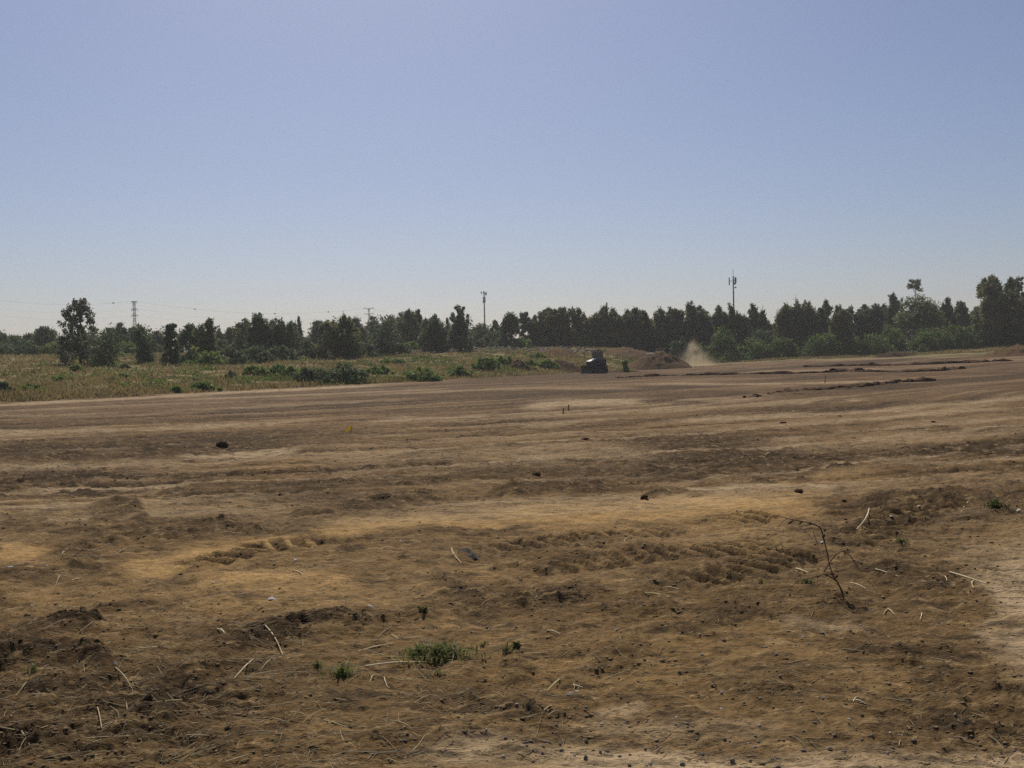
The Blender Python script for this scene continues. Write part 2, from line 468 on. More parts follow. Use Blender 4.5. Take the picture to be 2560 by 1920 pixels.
def ground_material():
    m, t, p = new_mat('ground_soil')
    L = t.links.new; N = t.nodes.new
    at = N('ShaderNodeAttribute'); at.attribute_name = 'soil'
    sep = N('ShaderNodeSeparateColor'); L(at.outputs['Color'], sep.inputs[0])
    geo = N('ShaderNodeNewGeometry')
    mp = N('ShaderNodeMapping'); mp.inputs['Scale'].default_value = (0.55, 1.0, 1.0); mp.inputs['Rotation'].default_value = (0, 0, R(-14))
    L(geo.outputs['Position'], mp.inputs[0])
    def noise(scale, det=5, rough=.6):
        n = N('ShaderNodeTexNoise'); n.inputs['Scale'].default_value = scale; n.inputs['Detail'].default_value = det
        n.inputs['Roughness'].default_value = rough; L(mp.outputs[0], n.inputs['Vector']); return n
    n1, n2, n3 = noise(2.2, 7, .65), noise(14, 6, .65), noise(70, 4, .6)
    def mix(fac, a, b, blend='MIX'):
        x = N('ShaderNodeMix'); x.data_type = 'RGBA'; x.blend_type = blend
        for s, v in ((0, fac), (6, a), (7, b)):
            if hasattr(v, 'is_linked') or hasattr(v, 'links'): L(v, x.inputs[s])
            else: x.inputs[s].default_value = v if s == 0 else (*v, 1)
        return x.outputs[2]
    def mr(src, a, b, c, d):
        x = N('ShaderNodeMapRange'); L(src, x.inputs[0])
        for i, v in enumerate((a, b, c, d)): x.inputs[i + 1].default_value = v
        return x.outputs[0]
    def math_(op, a, b):
        x = N('ShaderNodeMath'); x.operation = op
        for i, v in enumerate((a, b)):
            if hasattr(v, 'links'): L(v, x.inputs[i])
            else: x.inputs[i].default_value = v
        return x.outputs[0]
    jit = math_('MULTIPLY', math_('SUBTRACT', n2.outputs[0], .5), .55)
    soil = mix(mr(n1.outputs[0], .3, .7, 0, 1), (.108, .065, .028), (.178, .112, .046))
    sxy = N('ShaderNodeSeparateXYZ'); L(geo.outputs['Position'], sxy.inputs[0])
    soil = mix(mr(sxy.outputs[1], 18, 50, 0, .85), soil, (.132, .070, .033))
    n5 = noise(.045, 3, .5)
    soil = mix(mr(n5.outputs[0], .42, .62, 0, .55), soil, (.148, .074, .032))
    c = mix(math_('ADD', sep.outputs[0], math_('MULTIPLY', jit, sep.outputs[0])), soil, (.450, .280, .110))
    c = mix(math_('ADD', at.outputs['Alpha'], math_('MULTIPLY', jit, at.outputs['Alpha'])), c, (.430, .315, .185))
    dk = mr(math_('ADD', sep.outputs[1], math_('MULTIPLY', jit, 1.0)), .12, .85, 0, .92)
    c = mix(dk, c, (.046, .027, .012))
    n4 = noise(.35, 6, .65)
    gcol = mix(mr(n4.outputs[0], .40, .60, 0, 1), (.245, .185, .090), (.110, .112, .040))
    c = mix(sep.outputs[2], c, gcol)
    mp2 = N('ShaderNodeMapping'); mp2.inputs['Scale'].default_value = (.42, 1.0, 1.0); mp2.inputs['Rotation'].default_value = (0, 0, R(-9)); L(geo.outputs['Position'], mp2.inputs[0])
    def fleck(scale, a, b, off):
        q = N('ShaderNodeTexNoise'); q.inputs['Scale'].default_value = scale; q.inputs['Detail'].default_value = 7; q.inputs['Roughness'].default_value = .68
        o_ = N('ShaderNodeVectorMath'); o_.operation = 'ADD'; o_.inputs[1].default_value = (off, off * .7, 0); L(mp2.outputs[0], o_.inputs[0]); L(o_.outputs[0], q.inputs['Vector'])
        return mr(q.outputs[0], a, b, 0, 1)
    bare = math_('SUBTRACT', 1.0, math_('MAXIMUM', sep.outputs[2], math_('MULTIPLY', sep.outputs[0], .65)))
    f1 = math_('MULTIPLY', math_('MULTIPLY', fleck(7.5, .51, .62, 3.0), bare), .80)
    f1b = math_('MULTIPLY', math_('MULTIPLY', fleck(2.6, .52, .68, 8.0), bare), .45)
    f2 = math_('MULTIPLY', math_('MULTIPLY', fleck(9.5, .53, .66, 23.0), math_('SUBTRACT', 1.0, sep.outputs[2])), .75)
    c = mix(f1b, c, (.070, .049, .028))
    c = mix(f1, c, (.052, .037, .021))
    f3 = math_('MULTIPLY', math_('MULTIPLY', fleck(24, .53, .62, 51.0), bare), .5)
    c = mix(f3, c, (.050, .034, .018))
    c = mix(f2, c, (.330, .222, .105))
    fine = math_('MULTIPLY', mr(n3.outputs[0], .25, .75, .72, 1.28), mr(n2.outputs[0], .25, .75, .74, 1.26))
    comb = N('ShaderNodeCombineColor')
    for i in range(3): L(fine, comb.inputs[i])
    c = mix(1.0, c, comb.outputs[0], 'MULTIPLY')
    L(c, p.inputs['Base Color'])
    p.inputs['Roughness'].default_value = .95; p.inputs['Specular IOR Level'].default_value = .1
    b1 = N('ShaderNodeBump'); b1.inputs['Strength'].default_value = .7; b1.inputs['Distance'].default_value = .05
    L(n2.outputs[0], b1.inputs['Height'])
    b2 = N('ShaderNodeBump'); b2.inputs['Strength'].default_value = .6; b2.inputs['Distance'].default_value = .018
    L(n3.outputs[0], b2.inputs['Height']); L(b1.outputs[0], b2.inputs['Normal'])
    L(b2.outputs[0], p.inputs['Normal'])
    return m

M_GROUND = ground_material()
M_LEAF = tinted('foliage', .38)
M_GRASS = tinted('grass_blades', .3, .8, .1)
M_STRAW = tinted('dry_straw', .0, .7, .2)
M_ROCK = tinted('stone', .0, .85, .2)
M_BARK = simple('bark', (.075, .055, .042), .9, var=.4, scale=4)
M_CLOD = simple('turned_earth', (.070, .042, .025), .98, var=.45, scale=9, spec=.05)
M_MOUND = simple('heaped_earth', (.120, .074, .038), .98, var=.4, scale=3, spec=.05)
M_STEEL = simple('grey_steel', (.16, .165, .17), .55, .3, var=.15)
M_DARKSTEEL = simple('dark_steel', (.035, .035, .04), .6, .3, var=.2)
M_PAINT = simple('dozer_paint', (.028, .026, .026), .5, 0, var=.3, scale=3)
M_GLARE = simple('painted_hood_glare', (.78, .74, .68), .35, 0, var=.08, scale=3)  # near-white colour paints the sun glare onto the bonnet top
M_GLASS = simple('cab_glass', (.085, .10, .11), .12, 0, var=.1, spec=.6)
M_WHITE = simple('pale_panel', (.45, .46, .47), .6, 0, var=.1)
M_CONC = simple('concrete', (.20, .19, .18), .9, 0, var=.25, scale=2)
M_WIRE = simple('cable', (.10, .10, .11), .6, .2, var=.1)

# ------------------------------------------------------------------ ground
def build_ground():
    t = np.linspace(2.8 ** -0.3, 260 ** -0.3, 880)
    rad = np.concatenate([[.004, .5, 1.0, 2.0], t ** (-1 / 0.3), [285, 330, 420, 560, 800, 1150]])
    dense = np.radians(np.linspace(-34, 34, 770))
    rest = np.radians(np.concatenate([np.linspace(35, 60, 14), np.linspace(66, 294, 36), np.linspace(300, 325, 14)]))
    ang = np.concatenate([dense, rest]); na, nr = len(ang), len(rad)
    A, Rr = np.meshgrid(ang, rad)
    X = (Rr * np.sin(A)).ravel(); Y = (Rr * np.cos(A)).ravel()
    Z, s, d, g, p = ground(X, Y)
    V = np.stack([X, Y, Z], 1)
    i = np.arange(nr - 1)[:, None]; j = np.arange(na)[None, :]; j2 = (j + 1) % na
    F = np.stack([i * na + j + 0 * j2, i * na + j2, (i + 1) * na + j2, (i + 1) * na + j], -1).reshape(-1, 4)[:, ::-1]
    me = tri_mesh('ground', V, F, M_GROUND, smooth=True)
    at = me.attributes.new('soil', 'FLOAT_COLOR', 'POINT')
    T = np.zeros((len(V), 4), np.float32)
    T[:, 0], T[:, 1], T[:, 2], T[:, 3] = s, d, g, p
    at.data.foreach_set('color', T.ravel())
    o = link('ground', me); tag(o, kind='structure')
    return o
build_ground()

# ------------------------------------------------------------------ foliage
def leaf_cloud(clumps, size, droop=0.3, seed=0, jitter=.10):
    """clumps: list of (centre, radii, count, colour) -> triangles with a tint per clump"""
    g = np.random.default_rng(seed)
    Vs, Ts = [], []
    for (c, r, n, col) in clumps:
        n = max(6, int(n))
        d = g.normal(size=(n, 3)); d /= np.linalg.norm(d, axis=1, keepdims=True) + 1e-9
        rr = np.where(g.random(n) < .45, .70 + .55 * g.random(n) ** 1.6, g.random(n) ** .5)
        P = np.array(c) + d * rr[:, None] * np.array(r) * (1 + .25 * g.normal(size=(n, 1)))
        a = g.normal(size=(n, 3)); a[:, 2] -= droop * 2.2; a /= np.linalg.norm(a, axis=1, keepdims=True)
        b = np.cross(a, g.normal(size=(n, 3))); b /= np.linalg.norm(b, axis=1, keepdims=True) + 1e-9
        s = size * (.55 + .9 * g.random(n))[:, None]
        V = np.stack([P - a * s * .6, P + b * s * .45 + a * s * .1, P + a * s * .75 - b * s * .12], 1)
        tone = (1 + jitter * 2 * (g.random(n) - .5))[:, None] * np.array(col)[None, :]
        Vs.append(V.reshape(-1, 3)); Ts.append(np.repeat(tone, 3, 0))
    V = np.concatenate(Vs); T = np.concatenate(Ts)
    return V, np.arange(len(V)).reshape(-1, 3), np.clip(T, 0.004, 1)

OLIVE = [(.105, .120, .052), (.130, .136, .058), (.078, .096, .046), (.155, .146, .060), (.090, .114, .058)]
DEEP = [(.060, .088, .042), (.078, .104, .046), (.050, .074, .038), (.092, .112, .052)]
FRESH = [(.100, .158, .036), (.130, .182, .044), (.080, .132, .034), (.150, .180, .050)]
BELT = [(.074, .122, .032), (.096, .138, .038), (.060, .100, .030), (.112, .138, .042)]
GREY = [(.095, .108, .066), (.080, .094, .060), (.112, .120, .070)]

def crown_clumps(kind, H, W, g, pal):
    """clumps in tree space: z up from 0 to H, spread W"""
    cl = []
    pick = lambda k=1.45: tuple(np.array(pal[g.integers(len(pal))]) * k * (.8 + .45 * g.random()))
    if kind in ('plume', 'broad'):                       # upright, many pointed leaders, foliage almost to the ground
        n = max(3, int(W / 1.15) + 1)
        for i in range(n):
            f = (i + .5) / n * 2 - 1
            x = f * W * .38 + g.normal() * W * .04; y = g.normal() * W * .16
            top = H * (1 - .14 * abs(f) ** 1.5 - .22 * g.random() ** 1.5)
            if kind == 'broad': top = H * (1 - .20 * g.random() * (i % 2)) * (1 - .05 * abs(f))
            if i == n // 2: top = H
            ex = g.uniform(2.6, 9.0); lean_ = .5 * g.normal()
            pr = W / n * (.95 + .35 * g.random())
            lx = .07 * g.normal()
            for k in range(int(14 + top * pr * 2.3)):
                q = g.random() ** .85
                env = pr * 1.25 * max(0, 1 - q ** (ex if kind == 'plume' else 9)) ** .8 + .06
                a = g.random() * 6.283; sq = g.random() ** .55
                rad = min(1.25, (.34 + .30 * g.random()) * pr) * (1 - .45 * q) + .10
                cl.append(((x + math.cos(a) * env * sq + lx * q * top, y + math.sin(a) * env * sq * 1.3, max(.3, q * (top - rad * 1.3))), (rad, rad, rad * 1.55), 75 * rad + 20, pick()))
            for k in range(3):
                cl.append(((x + lx * top + g.normal() * .35, y, top - .3 - .6 * k), (.24 + .16 * k, .24 + .16 * k, .42), 22 + 10 * k, pick()))
    elif kind == 'dome':                      # broad rounded crown
        n = int(44 + W * 4)
        for i in range(n):
            a = g.random() * 2 * math.pi; q = g.random() ** .5
            x, y = math.cos(a) * q * W * .43, math.sin(a) * q * W * .43
            cap = math.sqrt(max(0, 1 - q * q))
            z = H * (.08 + .84 * cap * (.30 + .70 * g.random() ** .35))
            rad = W * (.10 + .07 * g.random())
            cl.append(((x, y, min(z, H - rad * .8)), (rad, rad, rad * .8), 46 * rad + 30, pick()))
        cl.append(((0, 0, H - W * .1), (W * .14, W * .14, W * .10), 90, pick()))
    elif kind == 'airy':                      # tall open crown, gaps of sky between the clumps
        for i in range(int(70 + 3 * H)):
            q = g.random() ** 1.1
            z = H * (.07 + .91 * q)
            sp = W * .5 * (1.0 - .42 * q) * (1 if q < .85 else .75)
            a = g.random() * 2 * math.pi; sq = g.random() ** .55
            rad = W * (.05 + .055 * g.random()) * (1.25 - .4 * q)
            cl.append(((math.cos(a) * sp * sq, math.sin(a) * sp * sq, z), (rad, rad, rad * 1.1), (58 - 22 * q) * rad + 20, pick()))
    elif kind == 'tuft':                      # bare stem with an open tuft at the very top
        for i in range(17):
            a = g.random() * 2 * math.pi; s = .25 + .65 * g.random()
            rad = W * (.09 + .07 * g.random())
            cl.append(((math.cos(a) * s * W * .46, math.sin(a) * s * W * .46, H - W * (.10 + .62 * g.random())), (rad, rad, rad * .7), 20 * rad + 16, pick()))
    elif kind == 'spire':                     # conifer
        n = 14
        for i in range(n):
            q = i / (n - 1); rad = W * .5 * (1.02 - q) + .10
            for k in range(3):
                a = g.random() * 2 * math.pi
                cl.append(((math.cos(a) * rad * .4, math.sin(a) * rad * .4, H * (.06 + .93 * q)), (rad * .62, rad * .62, rad * .4 + .2), 30 * rad + 14, pick()))
    elif kind == 'column':                    # dark dense column
        z = .4
        while z < H * .97:
            q = z / H
            wr = W * .5 * (.78 + .35 * math.sin(q * 2.6)) * (1 if q < .82 else max(.3, (1.03 - q) / .21))
            for k in range(3):
                a = g.random() * 2 * math.pi; rad = wr * (.55 + .2 * g.random())
                cl.append(((math.cos(a) * wr * .5, math.sin(a) * wr * .5, z), (rad, rad, rad * .9), 55 * rad + 24, pick()))
            z += wr * .5
    elif kind == 'bush':
        n = int(20 + W * 5)
        for i in range(n):
            a = g.random() * 2 * math.pi; q = g.random() ** .55
            x, y = math.cos(a) * q * W * .47, math.sin(a) * q * W * .34
            cap = math.sqrt(max(0, 1 - q ** 2.4)) * (.75 + .35 * g.random())
            rad = max(.15, min(W, H * 1.6) * (.07 + .08 * g.random()))
            z = rad * .5 + max(0, H * cap - rad * 1.35) * g.random() ** .65
            cl.append(((x, y, z), (rad, rad, rad * .85), 55 * rad + 22, pick()))
    return cl

_seed = [100]
def make_tree(name, kind, x, y, H, W, pal, label, group, size=.42, lean=0.0, cat='tree', dens=1.0):
    _seed[0] += 1
    g = np.random.default_rng(_seed[0])
    z0 = base_z(np.array([x]), np.array([y]))[0][0]
    root = empty(name, (x, y, z0 - .05)); tag(root, label, cat, group)
    cl = crown_clumps(kind, H, W, g, pal)
    cl = [((c[0] + lean * c[2], c[1], c[2]), r, n * dens, col) for (c, r, n, col) in cl]
    cl = [(c, r, n_ * 1.25, col) for (c, r, n_, col) in cl]
    V, F, T = leaf_cloud(cl, size, .35 if kind in ('plume', 'broad', 'airy', 'tuft') else .1, _seed[0])
    link('crown', tri_mesh('crown', V, F, M_LEAF, T), root)
    mb = MB(); rb = .06 if kind == 'tuft' else max(.10, min(.34, H * .020))
    top = H * {'tuft': .93, 'airy': .9, 'spire': .9}.get(kind, .72)
    mb.tube([(0, 0, -.3), (lean * H * .2 + g.normal() * .1, g.normal() * .1, H * .25), (lean * H * .45 + g.normal() * .15, g.normal() * .15, H * .5), (lean * top, 0, top)],
            [rb * 1.25, rb, rb * .7, rb * .25], 7)
    idx = g.permutation(len(cl))[: (12 if kind in ('airy', 'tuft') else 6)]
    for i in idx:
        c = cl[i][0]; zb = min(max(H * .12, c[2] - (W * .32 if kind != 'tuft' else W * .5)), top * .9)
        s = Vector((lean * zb, 0, zb)); e = Vector(c)
        mid = s.lerp(e, .55) + Vector((0, 0, .12 * (e - s).length))
        mb.tube([s, mid, e], [rb * .45, rb * .3, rb * .1], 5, cap=False)
    mb.build('trunk', M_BARK, root, True)
    return root

def tree(px, ytop, d, wpx, kind, pal, label, group, name='tree', lean=0.0, dens=1.0):
    p = at_depth(px, 850, d); top = at_depth(px, ytop, d)
    z0 = base_z(np.array([p.x]), np.array([p.y]))[0][0]
    H = top.z - z0; W = wpx * d / FPX
    return make_tree(name, kind, top.x, d, H, W, pal, label, group, size=.24 + d * .0008, lean=lean, dens=dens)

GE = 'eucalyptus trees along the right side of the site'
GL = 'trees along the left skyline'
TREES = [
 # left
 (-25, 826, 165, 90, 'dome', DEEP, 'dark round tree cut off by the left edge of the photo', GL, 'tree'),
 (35, 838, 170, 60, 'dome', DEEP, 'low dark tree beside the gap at the far left skyline', GL, 'tree'),
 (75, 833, 172, 50, 'dome', GREY, 'small greyish tree on the left shoulder of the dome shaped tree', GL, 'tree'),
 (110, 815, 165, 66, 'dome', DEEP, 'dome shaped tree left of the tall sparse eucalyptus', GL, 'tree'),
 (150, 848, 160, 60, 'dome', DEEP, 'low tree between the dome shaped tree and the sparse eucalyptus', GL, 'tree'),
 (197, 748, 112, 92, 'airy', GREY, 'tall sparse eucalyptus with sky showing through its crown, by the lattice pylon', GL, 'eucalyptus_tree'),
 (255, 822, 108, 62, 'column', DEEP, 'dark bushy tree close against the right of the tall sparse eucalyptus', GL, 'tree'),
 (300, 806, 175, 48, 'dome', DEEP, 'round topped tree just left of the lattice pylon foot', GL, 'tree'),
 (272, 818, 178, 40, 'dome', DEEP, 'low round tree behind the right side of the sparse eucalyptus', GL, 'tree'),
 (330, 818, 180, 40, 'dome', GREY, 'greyish tree covering the foot of the lattice pylon', GL, 'tree'),
 (360, 811, 114, 44, 'column', DEEP, 'dark column shaped tree standing alone right of the lattice pylon', GL, 'tree'),
 (392, 826, 176, 42, 'dome', GREY, 'low grey green tree right of the dark column tree', GL, 'tree'),
 (426, 808, 113, 40, 'airy', DEEP, 'slim tree with a bare lower trunk on the dry slope', GL, 'tree'),
 (474, 808, 128, 62, 'dome', DEEP, 'broad dome tree right of the slim bare trunked tree', GL, 'tree'),
 (515, 795, 126, 38, 'plume', OLIVE, 'narrow tree with a ragged split top above the left bushes', GL, 'tree'),
 (545, 826, 172, 40, 'dome', DEEP, 'low tree in the dip right of the split top tree', GL, 'tree'),
 (575, 817, 185, 44, 'dome', GREY, 'small dome tree on the skyline left of the pointed tree', GL, 'tree'),
 (612, 795, 158, 34, 'plume', OLIVE, 'pointed tree just left of the tree with the flat tuft', GL, 'tree'),
 (646, 788, 142, 60, 'dome', DEEP, 'wide tree under the flat airy tuft left of centre', GL, 'tree'),
 (644, 778, 185, 34, 'tuft', GREY, 'tall stem with a flat airy tuft showing over the wide tree', GL, 'tree'),
 (680, 800, 170, 40, 'plume', OLIVE, 'tree with a knobbly top right of the flat tuft', GL, 'tree'),
 (704, 796, 142, 34, 'plume', DEEP, 'pointed dark tree left of the little conifer', GL, 'tree'),
 (728, 806, 165, 30, 'plume', DEEP, 'shorter pointed tree touching the little conifer', GL, 'tree'),
 (747, 793, 190, 30, 'spire', DEEP, 'little conifer with a needle sharp top beside the gap in the skyline', GL, 'conifer_tree'),
 (768, 842, 190, 44, 'dome', GREY, 'low tree filling the gap right of the little conifer', GL, 'tree'),
 (796, 800, 188, 56, 'dome', GREY, 'hazy round tree right of the skyline gap', GL, 'tree'),
 (850, 786, 138, 66, 'plume', OLIVE, 'big pointed tree standing over the two dark bushes', GL, 'tree'),
 # left of centre, far ridge of trees
 (890, 792, 205, 60, 'dome', GREY, 'far hazy tree left of the distant pylon', GL, 'tree'),
 (930, 790, 210, 44, 'dome', GREY, 'far hazy tree under the distant pylon', GL, 'tree'),
 (955, 790, 148, 54, 'column', DEEP, 'dark column tree in front of the far hazy trees', GL, 'tree'),
 (978, 786, 212, 56, 'dome', GREY, 'far hazy tree with a yellowish top right of the distant pylon', GL, 'tree'),
 (1003, 781, 208, 46, 'dome', GREY, 'taller far tree left of the twin topped tree', GL, 'tree'),
 (1030, 774, 180, 44, 'plume', OLIVE, 'twin topped olive tree, its left and broader half', GL, 'tree'),
 (1054, 773, 182, 30, 'plume', OLIVE, 'narrow pointed tree against the right of the broad olive tree', GL, 'tree'),
 (1086, 786, 160, 48, 'plume', DEEP, 'dark tree with a small flag like tuft at its tip', GL, 'tree'),
 (1118, 797, 200, 24, 'spire', DEEP, 'tiny pointed tree top left of the open crowned eucalyptus', GL, 'tree'),
 (1120, 812, 185, 50, 'dome', DEEP, 'low dark tree left of the open crowned eucalyptus', GL, 'tree'),
 (1150, 765, 162, 58, 'airy', GREY, 'open crowned eucalyptus just left of the grey antenna mast', GL, 'eucalyptus_tree'),
 (1148, 808, 176, 54, 'dome', DEEP, 'dense dark tree below the open crowned eucalyptus', GL, 'tree'),
 (1200, 808, 205, 66, 'dome', DEEP, 'low even tree row piece behind the foot of the grey antenna mast', GL, 'tree'),
 (1240, 800, 200, 34, 'airy', OLIVE, 'thin yellowish tree right of the grey antenna mast', GL, 'tree'),
 (1235, 830, 195, 60, 'dome', DEEP, 'low bushy tree under the thin yellowish tree', GL, 'tree'),
 (1275, 779, 186, 50, 'dome', DEEP, 'rounded dark tree midway between the two antenna masts', GE, 'tree'),
 (1310, 780, 190, 34, 'airy', GREY, 'slender see through tree left of the first clear gap', GE, 'tree'),
 (1361, 768, 190, 62, 'plume', OLIVE, 'eucalyptus clump with three pointed tips right of the slender tree', GE, 'eucalyptus_tree'),
 (1420, 767, 190, 56, 'broad', OLIVE, 'eucalyptus with a hollow tuft left of the gap above the bulldozer', GE, 'eucalyptus_tree'),
 (1458, 806, 190, 28, 'plume', OLIVE, 'small young tree standing in the gap above the bulldozer', GE, 'tree'),
 (1490, 761, 192, 52, 'plume', OLIVE, 'tall leaning eucalyptus above the bulldozer cab', GE, 'eucalyptus_tree'),
 (1536, 769, 192, 48, 'plume', OLIVE, 'yellow green eucalyptus second from the gap above the bulldozer', GE, 'eucalyptus_tree'),
 (1576, 769, 193, 40, 'broad', GREY, 'rounded top eucalyptus above the brown bank', GE, 'eucalyptus_tree'),
 (1608, 777, 194, 34, 'plume', DEEP, 'dark eucalyptus with two short tips above the soil mound', GE, 'eucalyptus_tree'),
 (1638, 770, 195, 40, 'broad', OLIVE, 'broad shouldered eucalyptus over the soil mound', GE, 'eucalyptus_tree'),
 (1666, 768, 195, 32, 'plume', DEEP, 'narrow sharp tipped eucalyptus left of the tallest of the middle row', GE, 'eucalyptus_tree'),
 (1712, 752, 194, 62, 'plume', OLIVE, 'tallest eucalyptus of the middle row, over the dust cloud', GE, 'eucalyptus_tree'),
 (1744, 765, 196, 34, 'plume', DEEP, 'dark eucalyptus just right of the tallest of the middle row', GE, 'eucalyptus_tree'),
 (1770, 764, 198, 32, 'plume', OLIVE, 'slim eucalyptus midway between the dust cloud and the dark mast', GE, 'eucalyptus_tree'),
 (1797, 764, 198, 36, 'plume', GREY, 'pale tipped eucalyptus left of the dark antenna mast', GE, 'eucalyptus_tree'),
 (1833, 758, 196, 44, 'plume', DEEP, 'eucalyptus around the foot of the dark antenna mast', GE, 'eucalyptus_tree'),
 (1866, 759, 196, 40, 'plume', DEEP, 'twin tipped dark eucalyptus right of the dark antenna mast', GE, 'eucalyptus_tree'),
 (1895, 776, 198, 34, 'plume', DEEP, 'shorter eucalyptus on the falling end of the middle row', GE, 'eucalyptus_tree'),
 (1918, 792, 200, 40, 'plume', OLIVE, 'last low eucalyptus before the gap right of the dark mast', GE, 'eucalyptus_tree'),
 (1958, 762, 190, 44, 'broad', OLIVE, 'eucalyptus lit on its left side, first after the gap', GE, 'eucalyptus_tree'),
 (2004, 749, 188, 66, 'broad', OLIVE, 'large rounded eucalyptus with a dead twig on top', GE, 'eucalyptus_tree'),
 (2058, 749, 190, 34, 'plume', OLIVE, 'narrow eucalyptus leaning right beside the large rounded one', GE, 'eucalyptus_tree'),
 (2108, 766, 180, 50, 'plume', OLIVE, 'column like eucalyptus standing forward between the round bushes', GE, 'eucalyptus_tree'),
 (2140, 764, 200, 44, 'plume', DEEP, 'hazy eucalyptus behind and right of the forward column', GE, 'eucalyptus_tree'),
 (2188, 757, 200, 58, 'broad', DEEP, 'wide eucalyptus left of the chimney shaped tree', GE, 'eucalyptus_tree'),
 (2231, 733, 196, 26, 'plume', DEEP, 'chimney shaped narrow tree left of the great dome tree', GE, 'eucalyptus_tree'),
 (2296, 734, 190, 112, 'dome', OLIVE, 'great dome tree below the floating tuft', GE, 'tree'),
 (2289, 693, 215, 40, 'tuft', GREY, 'thin tree whose open tuft floats above the great dome tree', GE, 'tree'),
 (2354, 745, 198, 44, 'plume', DEEP, 'pointed eucalyptus right of the great dome tree', GE, 'eucalyptus_tree'),
 (2385, 754, 200, 40, 'plume', GREY, 'grey eucalyptus second right of the great dome tree', GE, 'eucalyptus_tree'),
 (2406, 754, 202, 24, 'plume', DEEP, 'slim eucalyptus left of the last gap on the right', GE, 'eucalyptus_tree'),
 (2434, 766, 200, 36, 'plume', GREY, 'low grey eucalyptus in the last gap on the right', GE, 'eucalyptus_tree'),
 (2486, 688, 176, 84, 'broad', OLIVE, 'tallest eucalyptus of all, dense and broad near the right edge', GE, 'eucalyptus_tree'),
 (2543, 690, 180, 46, 'airy', GREY, 'open branched eucalyptus right of the tallest one', GE, 'eucalyptus_tree'),
 (2552, 745, 178, 70, 'broad', OLIVE, 'dense tree at the right edge below the open branched eucalyptus', GE, 'eucalyptus_tree'),
 (2630, 720, 180, 80, 'plume', OLIVE, 'eucalyptus just outside the right edge', GE, 'eucalyptus_tree'),
]
for (px, yt, d, wp, kd, pal, lab, grp, nm) in TREES:
    tree(px, yt, d, wp * (1.32 if kd in ('plume', 'column', 'broad') else 1.18), kd, pal, lab, grp, nm, lean=.05 if 'leaning' in lab else 0.0)

def far_wood():
    g = np.random.default_rng(19); cl = []
    for px in np.arange(-500, 3100, 11.0):
        d = 225 + 25 * g.random(); p = at_depth(px, 860, d); zb = base_z(np.array([p.x]), np.array([d]))[0][0]
        yt = np.interp(px, [-500, 0, 430, 760, 800, 1250, 1300, 1440, 1480, 1890, 1935, 1980, 2400, 2450, 2500, 3000], [846, 850, 838, 850, 822, 826, 838, 845, 800, 806, 848, 805, 798, 830, 800, 800]) + 9 * g.normal()
        H = max(2.0, at_depth(px, yt, d).z - zb); rad = 1.0 + .5 * g.random()
        z = zb
        while z < zb + H:
            cl.append(((p.x + g.normal() * .4, d + g.normal(), z), (rad, rad, rad), 50, tuple(np.array(GREY[g.integers(3)]) * (.6 + .5 * g.random())))); z += rad * 1.1
    V, F, T = leaf_cloud(cl, .55, 0, 4)
    tag(link('far_wood', tri_mesh('far_wood', V, F, M_LEAF, T)), 'low far off wood closing the view behind the tree line', 'wood', kind='stuff')
far_wood()
